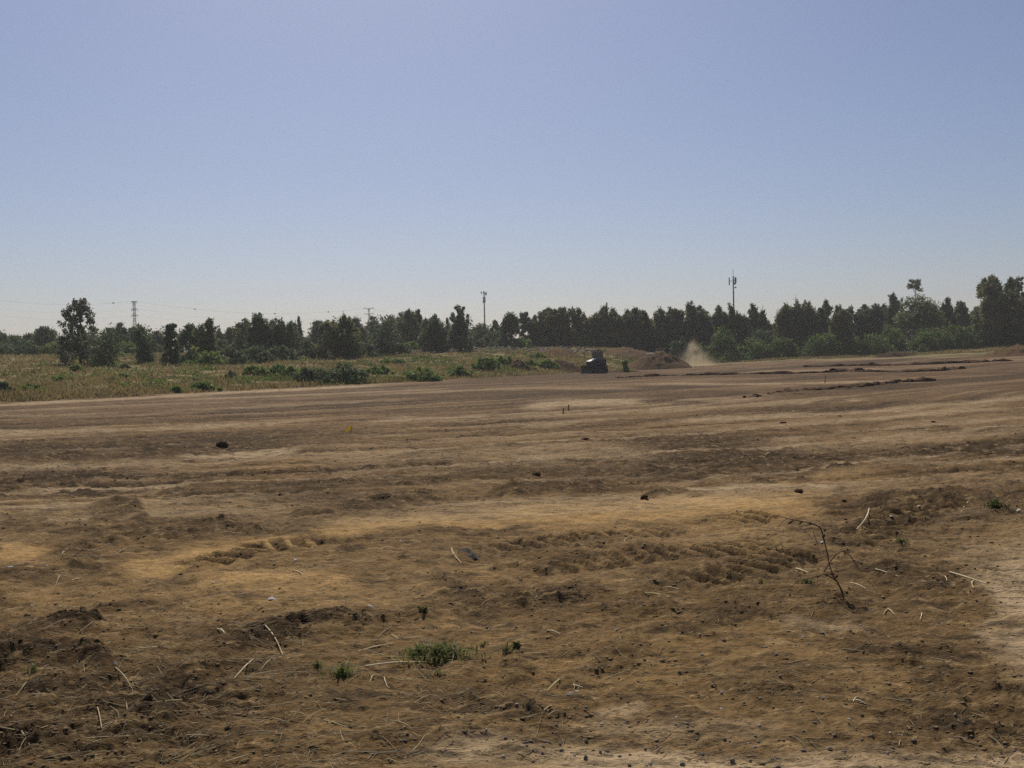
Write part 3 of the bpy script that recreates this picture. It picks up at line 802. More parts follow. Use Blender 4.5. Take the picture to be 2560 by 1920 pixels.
# bushes : px, top y, base y, width px, palette, label, depth (None: where the sight line meets the ground)
GB = 'bushes of the waste ground and tree belt'
BUSHES = [
 (1808, 812, 908, 82, BELT, 'large round bush right of the dust cloud, lit on its left', 180),
 (1884, 838, 906, 88, BELT, 'broad green bush second right of the dust cloud', 181),
 (1955, 836, 905, 76, BELT, 'round green bush left of the strip of dry grass', 180),
 (2058, 826, 898, 98, BELT, 'large green bush at the foot of the leaning eucalyptus', 178),
 (2182, 822, 893, 90, BELT, 'dark green bush right of the forward eucalyptus column', 178),
 (2225, 812, 886, 80, BELT, 'yellowish green bush behind below the chimney shaped tree', 182),
 (2330, 812, 882, 120, BELT, 'wide bush under the great dome tree', 178),
 (2395, 806, 880, 90, BELT, 'wide dark bush with a bright green top at the last right gap', 176),
 (2450, 818, 872, 70, BELT, 'bush at the left foot of the tallest eucalyptus', 175),
 (2540, 815, 870, 80, DEEP, 'dark bush at the right edge under the trees', 174),
 (1700, 840, 900, 60, DEEP, 'dark bush behind the dust cloud', 186),
 (1755, 850, 900, 50, BELT, 'small green bush hidden partly by the dust', 186),
 (1900, 815, 890, 80, DEEP, 'dark undergrowth bush below the last low eucalyptus', 190),
 (2010, 835, 895, 60, DEEP, 'dark bush at the foot of the large rounded eucalyptus', 184),
 (2120, 830, 893, 70, DEEP, 'dark bush behind the forward eucalyptus column', 188),
 (1300, 842, 872, 70, FRESH, 'green bush under the rounded dark tree between the masts', 184),
 (1250, 838, 872, 60, DEEP, 'dark bush under the thin yellowish tree', 184),
 (1180, 840, 876, 70, DEEP, 'dark bush left of the grey mast foot', 178),
 (1100, 838, 880, 90, DEEP, 'dark bush below the tree with the flag like tuft', 174),
 (1040, 845, 884, 80, FRESH, 'green bush below the twin topped olive tree', 170),
 (990, 850, 888, 70, DEEP, 'dark bush right of the dark column tree', 152),
 (905, 852, 893, 90, DEEP, 'dark bush left of the dark column tree', 142),
 (770, 850, 893, 90, DEEP, 'round dark bush under the gap beside the little conifer', 136),
 (700, 858, 898, 86, DEEP, 'bush under the pointed dark tree', 130),
 (640, 862, 905, 105, DEEP, 'dark wide bush below the wide tree with the tuft', 122),
 (575, 866, 908, 100, DEEP, 'dark bush in the middle of the left thicket', 118),
 (510, 866, 912, 100, FRESH, 'green bush at the left end of the left thicket', 114),
 (465, 872, 908, 60, DEEP, 'dark bush at the foot of the broad dome tree', 116),
 (400, 858, 885, 60, DEEP, 'bush behind the slim bare trunked tree', 160),
 (310, 850, 885, 70, FRESH, 'light bush between the sparse eucalyptus and the column tree', 160),
 (60, 850, 885, 110, DEEP, 'dark hedge like bush at the far left', 158),
 (140, 852, 880, 80, FRESH, 'green bush left of the sparse eucalyptus foot', 158),
 (-10, 850, 890, 80, DEEP, 'dark bush cut by the left edge below the skyline trees', 150),
 (781, 912, 958, 104, DEEP, 'left one of the pair of big dark bushes at the field edge', None),
 (866, 900, 958, 112, DEEP, 'right one of the pair of big dark bushes at the field edge', None),
 (705, 906, 938, 80, FRESH, 'bright bush behind the left big dark bush', None),
 (640, 910, 936, 66, FRESH, 'bush left of the bright bush behind the pair', None),
 (576, 928, 948, 26, DEEP, 'small dark bush alone left of the bright bushes', None),
 (505, 952, 976, 90, FRESH, 'low wide green bush near the pale field edge at left', None),
 (440, 960, 982, 24, FRESH, 'slim low bush touching the pale field edge', None),
 (1050, 914, 952, 104, FRESH, 'open leafy bush right of the big dark pair', None),
 (950, 912, 935, 70, FRESH, 'low bush between the big dark pair and the leafy bush', None),
 (1150, 912, 942, 60, FRESH, 'bush right of the open leafy bush', None),
 (1215, 888, 925, 70, FRESH, 'green bush at the left foot of the dark soil bank', None),
 (1262, 885, 915, 60, FRESH, 'green bush behind the reddish soil heap', None),
 (980, 895, 907, 66, FRESH, 'long low bush under the rubble strip', None),
 (1372, 896, 922, 52, FRESH, 'bright bush left of the bulldozer', None),
 (1330, 898, 914, 44, FRESH, 'low bush left of the bright bush by the bulldozer', None),
 (1345, 878, 893, 44, FRESH, 'small bush on the slope above the bright bush', None),
 (1330, 914, 927, 26, FRESH, 'tiny bush in front of the bright bush by the bulldozer', None),
 (1561, 895, 930, 16, FRESH, 'single upright young plant right of the bulldozer', 131),
 (188, 908, 928, 34, FRESH, 'small round bush in front of the tall sparse eucalyptus', None),
 (312, 906, 922, 24, DEEP, 'small dark bush in the dry grass right of the sparse eucalyptus', None),
 (76, 958, 980, 44, FRESH, 'low green bush in the grass at the left', None),
 (8, 952, 982, 46, DEEP, 'dark bush cut by the left edge in the grass', None),
 (145, 940, 954, 32, FRESH, 'small bush in the grass below the faint dirt path', None),
 (350, 1000, 994, 10, FRESH, 'sprig on the pale field edge', None),
 (310, 935, 947, 26, FRESH, 'little bush in the middle of the left grass', None),
]
for (px, yt, yb, wp, pal, lab, d) in BUSHES:
    if yt >= yb: continue
    _seed[0] += 1; g = np.random.default_rng(_seed[0])
    if d is None:
        p = hit(px, yb); d = p.y; x = p.x
    else:
        x = at_depth(px, 870, d).x
    z0 = base_z(np.array([x]), np.array([d]))[0][0]
    H = max(.5, at_depth(px, yt, d).z - z0); W = wp * d / FPX * 1.08
    cl = crown_clumps('bush', H, W, g, pal)
    V, F, T = leaf_cloud(cl, .16 + d * .0012, .0, _seed[0])
    root = empty('bush', (x, d, z0 - .03)); tag(root, lab, 'bush', GB)
    link('foliage', tri_mesh('foliage', V, F, M_LEAF, T), root)
    mb = MB()
    for k in range(5):
        a = g.random() * 6.28
        e = Vector((math.cos(a) * W * .28, math.sin(a) * W * .22, H * (.45 + .3 * g.random())))
        mb.tube([(0, 0, -.2), e * .5 + Vector((0, 0, .1)), e], [.06, .045, .015], 5)
    mb.build('stem', M_BARK, root, True)

# ------------------------------------------------------------------ grass of the waste ground
def build_grass():
    g = np.random.default_rng(5)
    n = 120000
    u = g.uniform(-.60, .60, n); q = g.random(n)
    e = np.interp(u, PU, PROF[:, 1]); t = np.interp(u, PU, PROF[:, 3])
    d = e + (t - e) * q ** 1.5
    left = u < (1620 - CX) / FPX
    keep = left | (q < 2.0) & (d > e + .35 * (t - e))
    u, d, e = u[keep], d[keep], e[keep]
    x = u * d
    green = fbm(x * .10, d * .10, 4, 91)
    clump = fbm(x * .45, d * .45, 3, 93)
    k2 = (clump > -.30) & (d > e + .8 + 1.2 * g.random(len(e)))
    bank = ((x / d > (1200 - CX) / FPX) & (x / d < (1720 - CX) / FPX) & (d < 150))
    x, d, green, clump = x[k2], d[k2], green[k2], clump[k2]
    n = len(x)
    z = base_z(x, d)[0]
    h = (.08 + .22 * g.random(n)) * (1 + 2.6 * np.clip(clump, 0, 1) * g.random(n))
    wd = .035 + .0008 * d
    a = g.random(n) * 6.283
    lx, ly = g.normal(size=n) * .16, g.normal(size=n) * .16
    bx, by = np.cos(a) * wd, np.sin(a) * wd
    V = np.stack([np.stack([x - bx, d - by, z - .05], 1), np.stack([x + bx, d + by, z - .05], 1),
                  np.stack([x + lx, d + ly, z + h], 1)], 1).reshape(-1, 3)
    gm = np.clip(green * 2.4 - .12 + .35 * (g.random(n) - .5) - .55 * np.clip((x / d + .12) * 3.5, 0, 1), 0, 1)[:, None]
    dry = np.array([.320, .245, .108]); grn = np.array([.150, .165, .042])
    T = (dry * (1 - gm) + grn * gm) * (.75 + .5 * g.random(n))[:, None]
    o = link('dry_grass', tri_mesh('dry_grass', V, np.arange(len(V)).reshape(-1, 3), M_GRASS, np.repeat(T, 3, 0)))
    tag(o, 'dry yellow and green grass over the waste ground beyond the field', 'grass', kind='stuff')
    # low green weeds between the bushes
    m = 380
    g2 = np.random.default_rng(6)
    cl = []
    while len(cl) < m:
        uu = g2.uniform(-.56, .10); ee = np.interp(uu, PU, PROF[:, 1]); tt = np.interp(uu, PU, PROF[:, 3])
        dd = ee + 2 + (tt - ee - 4) * g2.random()
        xx = uu * dd
        if vnoise(np.array([xx * .08]), np.array([dd * .08]), 97)[0] < .05: continue
        if xx / dd > (1290 - CX) / FPX and dd < 140: continue
        r = .22 + .4 * g2.random()
        zz = base_z(np.array([xx]), np.array([dd]))[0][0]
        col = np.array(FRESH[g2.integers(4)]) * (.9 + .5 * g2.random())
        cl.append(((xx, dd, zz + r * .3), (r * 1.5, r, r * .55), 22, tuple(col)))
    V, F, T = leaf_cloud(cl, .26, 0, 77)
    o = link('green_weeds', tri_mesh('green_weeds', V, F, M_LEAF, T))
    tag(o, 'low green weeds growing through the dry grass', 'weeds', kind='stuff')
build_grass()

# ------------------------------------------------------------------ earth mounds, banks, ridges
def heap(name, x, y, L, Wd, H, rz, label, mat, seed, cat='mound', rough=.12, group=None, pw=1.0, nx=70, ny=40):
    """a heap of loose earth: length L along its own x, width Wd, height H"""
    a, b = np.meshgrid(np.linspace(-1, 1, nx), np.linspace(-1, 1, ny))
    a, b = a.ravel(), b.ravel()
    q = np.clip(1 - np.sqrt(np.abs(a) ** 2.2 + np.abs(b) ** 2), 0, 1)
    lx, ly = a * L / 2, b * Wd / 2
    wx = lx * math.cos(rz) - ly * math.sin(rz) + x; wy = lx * math.sin(rz) + ly * math.cos(rz) + y
    h = H * sstep(0, 1, q) ** pw * (1 + .28 * fbm(wx * 1.3 + seed, wy * 1.3, 3, seed)) 
    h = h + H * rough * sstep(0, .25, q) * fbm(wx * 3.5, wy * 3.5, 3, seed + 3) * 1.6
    z = base_z(wx, wy)[0] + h - .12 * (q <= .02) - .04
    V = np.stack([wx - x, wy - y, z], 1)
    i = np.arange(ny - 1)[:, None]; j = np.arange(nx - 1)[None, :]
    F = np.stack([i * nx + j, i * nx + j + 1, (i + 1) * nx + j + 1, (i + 1) * nx + j], -1).reshape(-1, 4)
    o = link(name, tri_mesh(name, V, F, mat, smooth=True)); o.location = (x, y, 0)
    return tag(o, label, cat, group)

def heap_px(name, px, d, wpx, H, depth, label, mat, seed, rz=0.0, **kw):
    p = at_depth(px, 900, d)
    return heap(name, p.x, d, wpx * d / FPX, depth, H, rz, label, mat, seed, **kw)

heap_px('soil_mound', 1648, 156, 168, 2.55, 9, 'large rounded soil mound right of the bulldozer, in front of the dust', M_MOUND, 3, pw=.55, rough=.03)
heap_px('earth_bank', 1600, 176, 210, 1.25, 12, 'broad brown earth bank behind the soil mound', M_MOUND, 5, pw=.6, rough=.05)
heap_px('earth_bank', 1405, 134, 120, 1.05, 6, 'low bank of fresh dark earth pushed up left of the bulldozer', M_CLOD, 7, pw=.6)
heap_px('soil_heap', 1300, 124, 84, 1.5, 4, 'reddish soil heap at the end of the pale field edge', M_MOUND, 9)
heap_px('earth_bank', 1235, 124, 190, .62, 5, 'flat bank of dark earth left of the reddish soil heap', M_CLOD, 11, pw=.6)
heap_px('earth_bank', 1550, 132, 120, .40, 4, 'low dark earth spill right behind the bulldozer', M_CLOD, 13, pw=.6)
heap_px('earth_bank', 2235, 166, 110, .9, 5, 'dark earth hump at the foot of the dark green bush', M_CLOD, 15, pw=.6)
heap_px('earth_bank', 2560, 130, 220, 1.3, 8, 'brown earth bank at the right edge of the field', M_MOUND, 17, pw=.6)
heap_px('earth_bank', 1395, 160, 140, 1.0, 8, 'brown hump on the slope behind the bright bush', M_MOUND, 19, pw=.6)

def lump_mesh(seed, sub=1, squash=.7, rough=.22):
    import bmesh
    bm = bmesh.new(); bmesh.ops.create_icosphere(bm, subdivisions=sub, radius=1.0)
    g = np.random.default_rng(seed)
    for v in bm.verts:
        k = 1 + rough * g.normal()
        v.co = Vector((v.co.x * k * (1.0 + .25 * math.sin(seed)), v.co.y * k, v.co.z * k * squash))
    V = np.array([v.co[:] for v in bm.verts]); F = np.array([[v.index for v in f.verts] for f in bm.faces])
    bm.free()
    return V, F

LUMPS = [lump_mesh(s, 1) for s in range(8)]
LUMPS2 = [lump_mesh(s + 50, 2, .72, .10) for s in range(8)]

def ridge(px_pts, Hm, wid, label, mat, seed):
    """a windrow of clods along a traced line on the field"""
    g = np.random.default_rng(seed)
    P = [hit(a * 1.0, b * 1.0) for a, b in px_pts]
    Vs, Fs = [], []; off = 0
    pts = []
    for p, q in zip(P[:-1], P[1:]):
        n = max(2, int((q - p).length / .55))
        for k in range(n): pts.append(p.lerp(q, k / n))
    prof = np.linspace(-1, 1, 9)
    V = []
    for i, p in enumerate(pts):
        t = (pts[min(i + 1, len(pts) - 1)] - pts[max(i - 1, 0)]); t.z = 0; t.normalize()
        nrm = Vector((-t.y, t.x, 0))
        hh = Hm * max(.25, .85 + .45 * float(vnoise(np.array([i * .23]), np.array([seed * 1.7]), seed)[0]) + .28 * g.normal())
        ww = wid * (.8 + .3 * g.random())
        for s in prof:
            c = p + nrm * (s * ww + .06 * g.normal())
            z = base_z(np.array([c.x]), np.array([c.y]))[0][0] + hh * (1 - s * s) * (1 + .25 * g.normal()) - .06 * (abs(s) > .9)
            V.append((c.x, c.y, z))
    V = np.array(V); m = len(prof); n = len(pts)
    o0 = P[0].copy(); o0.z = 0
    i = np.arange(n - 1)[:, None]; j = np.arange(m - 1)[None, :]
    F = np.stack([i * m + j, i * m + j + 1, (i + 1) * m + j + 1, (i + 1) * m + j], -1).reshape(-1, 4)
    extra = []
    for i, p in enumerate(pts):                      # lumps sitting on the crest
        for _ in range(1):
            c = p + Vector((g.normal() * wid * .5, g.normal() * wid * .5, 0)); r = .05 + .12 * g.random() ** 2
            LVv, LFf = LUMPS[g.integers(8)]
            zc = base_z(np.array([c.x]), np.array([c.y]))[0][0] + Hm * .45
            extra.append((LVv * r + np.array([c.x, c.y, zc]), LFf))
    Q = [V]; T4 = [np.concatenate([F[:, [0, 1, 2]], F[:, [0, 2, 3]]])]; k0 = len(V)
    for a_, b_ in extra: Q.append(a_); T4.append(b_ + k0); k0 += len(a_)
    o = link('earth_ridge', tri_mesh('earth_ridge', np.concatenate(Q) - np.array(o0), np.concatenate(T4), mat)); o.location = o0
    return tag(o, label, 'earth ridge', 'ridges of turned earth across the field')

ridge([(1545, 946), (1680, 940), (1800, 937), (1960, 935), (2110, 931), (2250, 930), (2380, 926)], .20, .40, 'long dark ridge of clods running right from below the soil mound', M_CLOD, 31)
ridge([(2010, 917), (2130, 915), (2300, 912), (2420, 908), (2540, 902)], .20, .45, 'upper dark ridge of earth beneath the right hand bushes', M_CLOD, 33)
ridge([(1880, 996), (1960, 985), (2060, 975), (2170, 965), (2250, 955), (2340, 950)], .15, .34, 'curved ridge rising to the right across the middle field', M_CLOD, 35)
ridge([(2080, 930), (2120, 926), (2160, 927)], .24, .7, 'short lumpy hump on the long ridge near its middle', M_CLOD, 37)
ridge([(2360, 925), (2390, 922), (2420, 922)], .26, .6, 'short lumpy hump at the right end of the long ridge', M_CLOD, 39)

LAND = [('the largest green weed clump', 1100, 1640), ('the straggling weed', 857, 1700), ('the bark slab', 1169, 1385), ('the dead brown weed', 2110, 1480), ('the bright upright stub', 1551, 1600),
        ('the two short thick sticks', 1375, 1790), ('the flat grey slab', 1425, 1738), ('the dark left hollow', 80, 1660), ('the bottom left corner', 60, 1890), ('the longest white scrap', 680, 1510),
        ('the grass tuft at the right', 2486, 1280), ('the long pale branch', 2420, 1445), ('the big dark clod', 555, 1107), ('the yellow green seedling', 1212, 1605), ('the yellowish leaf on dark soil', 273, 1370),
        ('the yellow marker flag', 868, 1080), ('the forked pale twig', 2145, 1755), ('the flat light stone', 2123, 1812), ('the upright stub by the weeds', 1300, 1645), ('the largest pale stone', 26, 1422)]
USED = set()
def uniq(what, px, py):
    near = sorted(LAND, key=lambda l: math.hypot(l[1] - px, 1.6 * (l[2] - py)))
    for far in range(6):
        nm, lx, ly = near[far]; dx, dy = px - lx, py - ly
        rel = ('left of ' if dx < 0 else 'right of ') if abs(dx) > 1.3 * abs(dy) else ('behind ' if dy < 0 else 'in front of ')
        dd = math.hypot(dx, dy); q = 'close ' if dd < 70 else ('' if dd < 220 else 'well ')
        lab = what + ' ' + q + rel + nm
        if lab not in USED:
            USED.add(lab); return lab
    return what + ' among the litter of the field'

# ------------------------------------------------------------------ loose stones, clods, litter
def zpt(zx, zy, base):
    """coordinates read on an enlarged crop of the photo -> photo pixel"""
    return base[0] + zx / 1.728, base[1] + zy / 1.728
Z1, Z2, Z3, Z4 = (0, 880), (1280, 880), (0, 1300), (1280, 1300)

PALE = (.34, .32, .29); MIDG = (.19, .18, .17); DKG = (.15, .135, .12); WHT = (.62, .60, .56)
STONES = [  # crop, x, y, size(px on crop), colour, label
 (Z4, 905, 745, 15, PALE, 'pale round stone above the cluster of gravel'), (Z4, 1072, 785, 14, MIDG, None), (Z4, 905, 825, 14, PALE, 'light stone with a dark side left of the middle gravel'),
 (Z4, 1067, 895, 12, PALE, None), (Z4, 985, 840, 10, MIDG, None), (Z4, 1505, 462, 14, PALE, 'pale stone below the broken weed stalk'),
 (Z4, 1260, 512, 19, PALE, 'flat topped pale stone beside a dark one on the sandy patch'), (Z4, 1278, 540, 16, DKG, 'dark stone just under the flat topped pale stone'),
 (Z4, 812, 518, 11, PALE, None), (Z4, 945, 742, 9, PALE, None), (Z4, 1458, 885, 18, PALE, 'flat light stone right of the gravel'), (Z4, 1350, 790, 15, MIDG, None),
 (Z4, 485, 858, 23, DKG, 'biggest dark stone near the two short sticks'), (Z4, 580, 870, 15, MIDG, None), (Z4, 545, 862, 12, DKG, None), (Z4, 780, 890, 15, DKG, None), (Z4, 720, 893, 13, DKG, None),
 (Z4, 1308, 878, 17, DKG, 'dark stone standing alone right of the gravel'), (Z4, 1335, 913, 11, DKG, None), (Z4, 1385, 917, 11, DKG, None), (Z4, 1050, 942, 15, DKG, None), (Z4, 940, 957, 11, DKG, None),
 (Z4, 1075, 970, 12, DKG, None), (Z4, 1043, 985, 17, DKG, None), (Z4, 510, 1020, 15, MIDG, None), (Z4, 465, 1028, 17, DKG, None), (Z4, 430, 1020, 11, DKG, None), (Z4, 1150, 1040, 17, DKG, None),
 (Z4, 155, 1025, 9, PALE, None), (Z4, 1130, 1000, 9, DKG, None), (Z4, 1045, 1030, 9, DKG, None), (Z4, 270, 1035, 13, MIDG, None), (Z4, 22, 858, 15, PALE, 'pale grey stone left of the two short sticks'),
 (Z4, 710, 850, 15, PALE, 'pale angular stone between dark ones'), (Z4, 1200, 948, 11, DKG, None), (Z4, 90, 1020, 11, DKG, None), (Z4, 835, 1045, 12, DKG, None), (Z4, 1725, 580, 18, DKG, 'dark lump on the cloddy soil at the right'),
 (Z4, 240, 905, 10, DKG, None), (Z4, 560, 1050, 10, DKG, None), (Z4, 800, 1050, 9, DKG, None), (Z4, 1115, 765, 10, MIDG, None), (Z4, 1240, 770, 12, DKG, None), (Z4, 1020, 965, 10, PALE, None), (Z4, 850, 825, 10, PALE, None),
 (Z4, 250, 757, 30, MIDG, 'flat grey slab of stone right of a leaning straw'), (Z4, 282, 733, 22, PALE, 'flat pale slab resting behind the grey slab'),
 (Z3, 1750, 975, 17, DKG, 'dark stone at the start of the pale foreground strip'), (Z3, 1790, 965, 10, DKG, None), (Z3, 2185, 965, 14, DKG, 'dark stone in the middle of the foreground'),
 (Z3, 45, 212, 22, PALE, 'largest pale stone near the left edge'), (Z3, 202, 203, 13, PALE, 'smaller pale stone right of the one near the left edge'),
 (Z3, 1872, 718, 10, WHT, 'white pebble below the green weeds'), (Z3, 137, 375, 12, WHT, 'white pebble beside the dark left hollow'), (Z3, 1733, 103, 8, WHT, None), (Z3, 1680, 112, 8, WHT, None), (Z3, 1470, 140, 9, WHT, None),
 (Z3, 2020, 735, 6, WHT, None), (Z2, 1340, 852, 13, WHT, 'bright stone against the stem of the broken weed'), (Z2, 1328, 805, 10, PALE, None), (Z2, 1638, 725, 13, WHT, 'bright stone on the dark clods at the right'),
 (Z2, 1295, 368, 7, WHT, None), (Z2, 2143, 465, 11, WHT, None), (Z2, 1313, 433, 8, MIDG, None), (Z2, 1845, 540, 7, PALE, None), (Z2, 565, 860, 9, PALE, None), (Z2, 508, 890, 7, PALE, None), (Z2, 310, 592, 8, PALE, None),
 (Z1, 2115, 562, 8, WHT, None), (Z1, 2068, 574, 8, PALE, None), (Z1, 1950, 469, 9, WHT, None), (Z1, 415, 615, 9, PALE, None),
]
SHARED = {PALE: 'small pale stone lying on the bare soil', MIDG: 'small mid grey stone among the foreground gravel', DKG: 'small dark grey stone of the foreground gravel', WHT: 'tiny white stone speckling the brown field'}
def stone(px, py, size_px, col, label, group, flat=.7, name='stone', seed=0):
    p = hit(px, py); s = size_px / 1.728 * p.y / FPX / 2
    V, F = LUMPS2[seed % 8]
    g = np.random.default_rng(900 + seed)
    me = tri_mesh(name, V * np.array([s * 1.1, s * .9, s * flat]), F, M_ROCK, np.tile(np.array(col), (len(V), 1)) * (.85 + .3 * g.random((len(V), 1))), smooth=False)
    o = link(name, me); o.location = (p.x, p.y, p.z + s * flat * .30); o.rotation_euler = (g.normal() * .15, g.normal() * .15, g.random() * 6.28)
    return tag(o, label, 'stone', group)
for i, (base, zx, zy, s, col, lab) in enumerate(STONES):
    a, b = zpt(zx, zy, base)
    stone(a, b, s * 1.05, col, lab or uniq(('tiny ' if s < 9.5 else 'small ' if s < 13.5 else 'larger ') + {PALE: 'pale stone', MIDG: 'mid grey stone', DKG: 'dark grey stone', WHT: 'white stone'}[col], a, b), 'stones on the bare ground', .72 if s < 20 else .45, 'stone', i)

# thin white scraps
SCRAPS = [(Z3, 1175, 362, 34, 'white flat scrap, the longest one, on the sandy patch'), (Z3, 1602, 390, 26, 'white curled scrap above the green weeds'), (Z3, 1278, 191, 18, 'white scrap on the upper sandy patch'),
 (Z3, 496, 657, 14, 'white scrap by the fallen straw at the lower left'), (Z3, 313, 155, 13, 'small white scrap near the yellowish leaf at left'), (Z2, 1755, 682, 26, 'pale flat scrap on the dark clods'),
 (Z2, 2190, 697, 28, 'white flat scrap at the right edge beside the grass tuft'), (Z3, 472, 120, 14, 'yellowish dry leaf standing on the dark soil'), (Z3, 752, 652, 9, 'cream chip in the lower left soil'), (Z3, 1742, 772, 10, 'cream chip left of a short straw in the foreground'),
 (Z2, 690, 180 + 0, 10, 'greyish chip on the far field'), (Z2, 1215, 255, 13, 'pale chip on the middle field right of the ridge')]
for i, (base, zx, zy, s, lab) in enumerate(SCRAPS):
    a, b = zpt(zx, zy, base); p = hit(a, b); L = s / 1.728 * p.y / FPX
    g = np.random.default_rng(300 + i)
    n = 7; V = []; 
    for k in range(n):
        t = k / (n - 1) - .5; ww = L * .16 * (1 - 2.6 * t * t) + L * .03
        for s2 in (-1, 1): V.append((t * L, s2 * ww + g.normal() * L * .02, .012 + L * .10 * math.cos(t * 5 + i) + .004 * s2))
    V = np.array(V); V2 = V - np.array([0, 0, .004]); F = []
    for k in range(n - 1):
        q = [2 * k, 2 * k + 1, 2 * k + 3, 2 * k + 2]
        F.append(q); F.append([2 * n + j for j in reversed(q)])
    col = np.array([.62, .60, .55]) if 'white' in lab else np.array([.45, .38, .24])
    o = link('scrap', tri_mesh('scrap', np.concatenate([V, V2]), np.array(F), M_ROCK, np.tile(col, (4 * n, 1))))
    o.location = p; o.rotation_euler = (0, g.normal() * .1, g.normal() * .5)
    tag(o, lab, 'scrap', 'pale scraps lying on the soil')

# clods that stand out singly
CLODS = [(Z1, 958, 392, 58, 'big dark clod on the furrow left of centre', .6), (Z1, 1090, 522, 22, 'small dark clod on the plain soil left of centre', .6), (Z2, 318, 373, 46, 'grassy dark clod on the middle field', .55),
 (Z2, 1170, 306, 28, 'flat dark clod right of the pale track', .4), (Z2, 1240, 601, 32, 'dark clod on the edge of the yellow sand', .6), (Z2, 570, 626, 28, 'dark upright clod below the cloddy strip', .9), (Z2, 1435, 638, 20, 'small clod on the yellow sand to the right', .6),
 (Z2, 752, 314, 20, 'small clod under the pale track', .4), (Z2, 1415, 276, 18, 'small flat clod on the far right field', .4), (Z2, 1820, 303, 20, 'clod on the fine furrow at the right', .5), (Z2, 105, 525, 32, 'round clod at the left of the cloddy strip', .7)]
for i, (base, zx, zy, s, lab, fl) in enumerate(CLODS):
    a, b = zpt(zx, zy, base); p = hit(a, b + s * .25 / 1.728); r = s / 1.728 * p.y / FPX / 2
    V, F = lump_mesh(500 + i, 3, fl, .16)
    o = link('clod', tri_mesh('clod', V * r, F, M_CLOD)); o.location = (p.x, p.y, p.z + r * fl * .25); o.rotation_euler = (0, 0, i * 1.3)
    tag(o, lab, 'clod', 'single clods lying on the field')

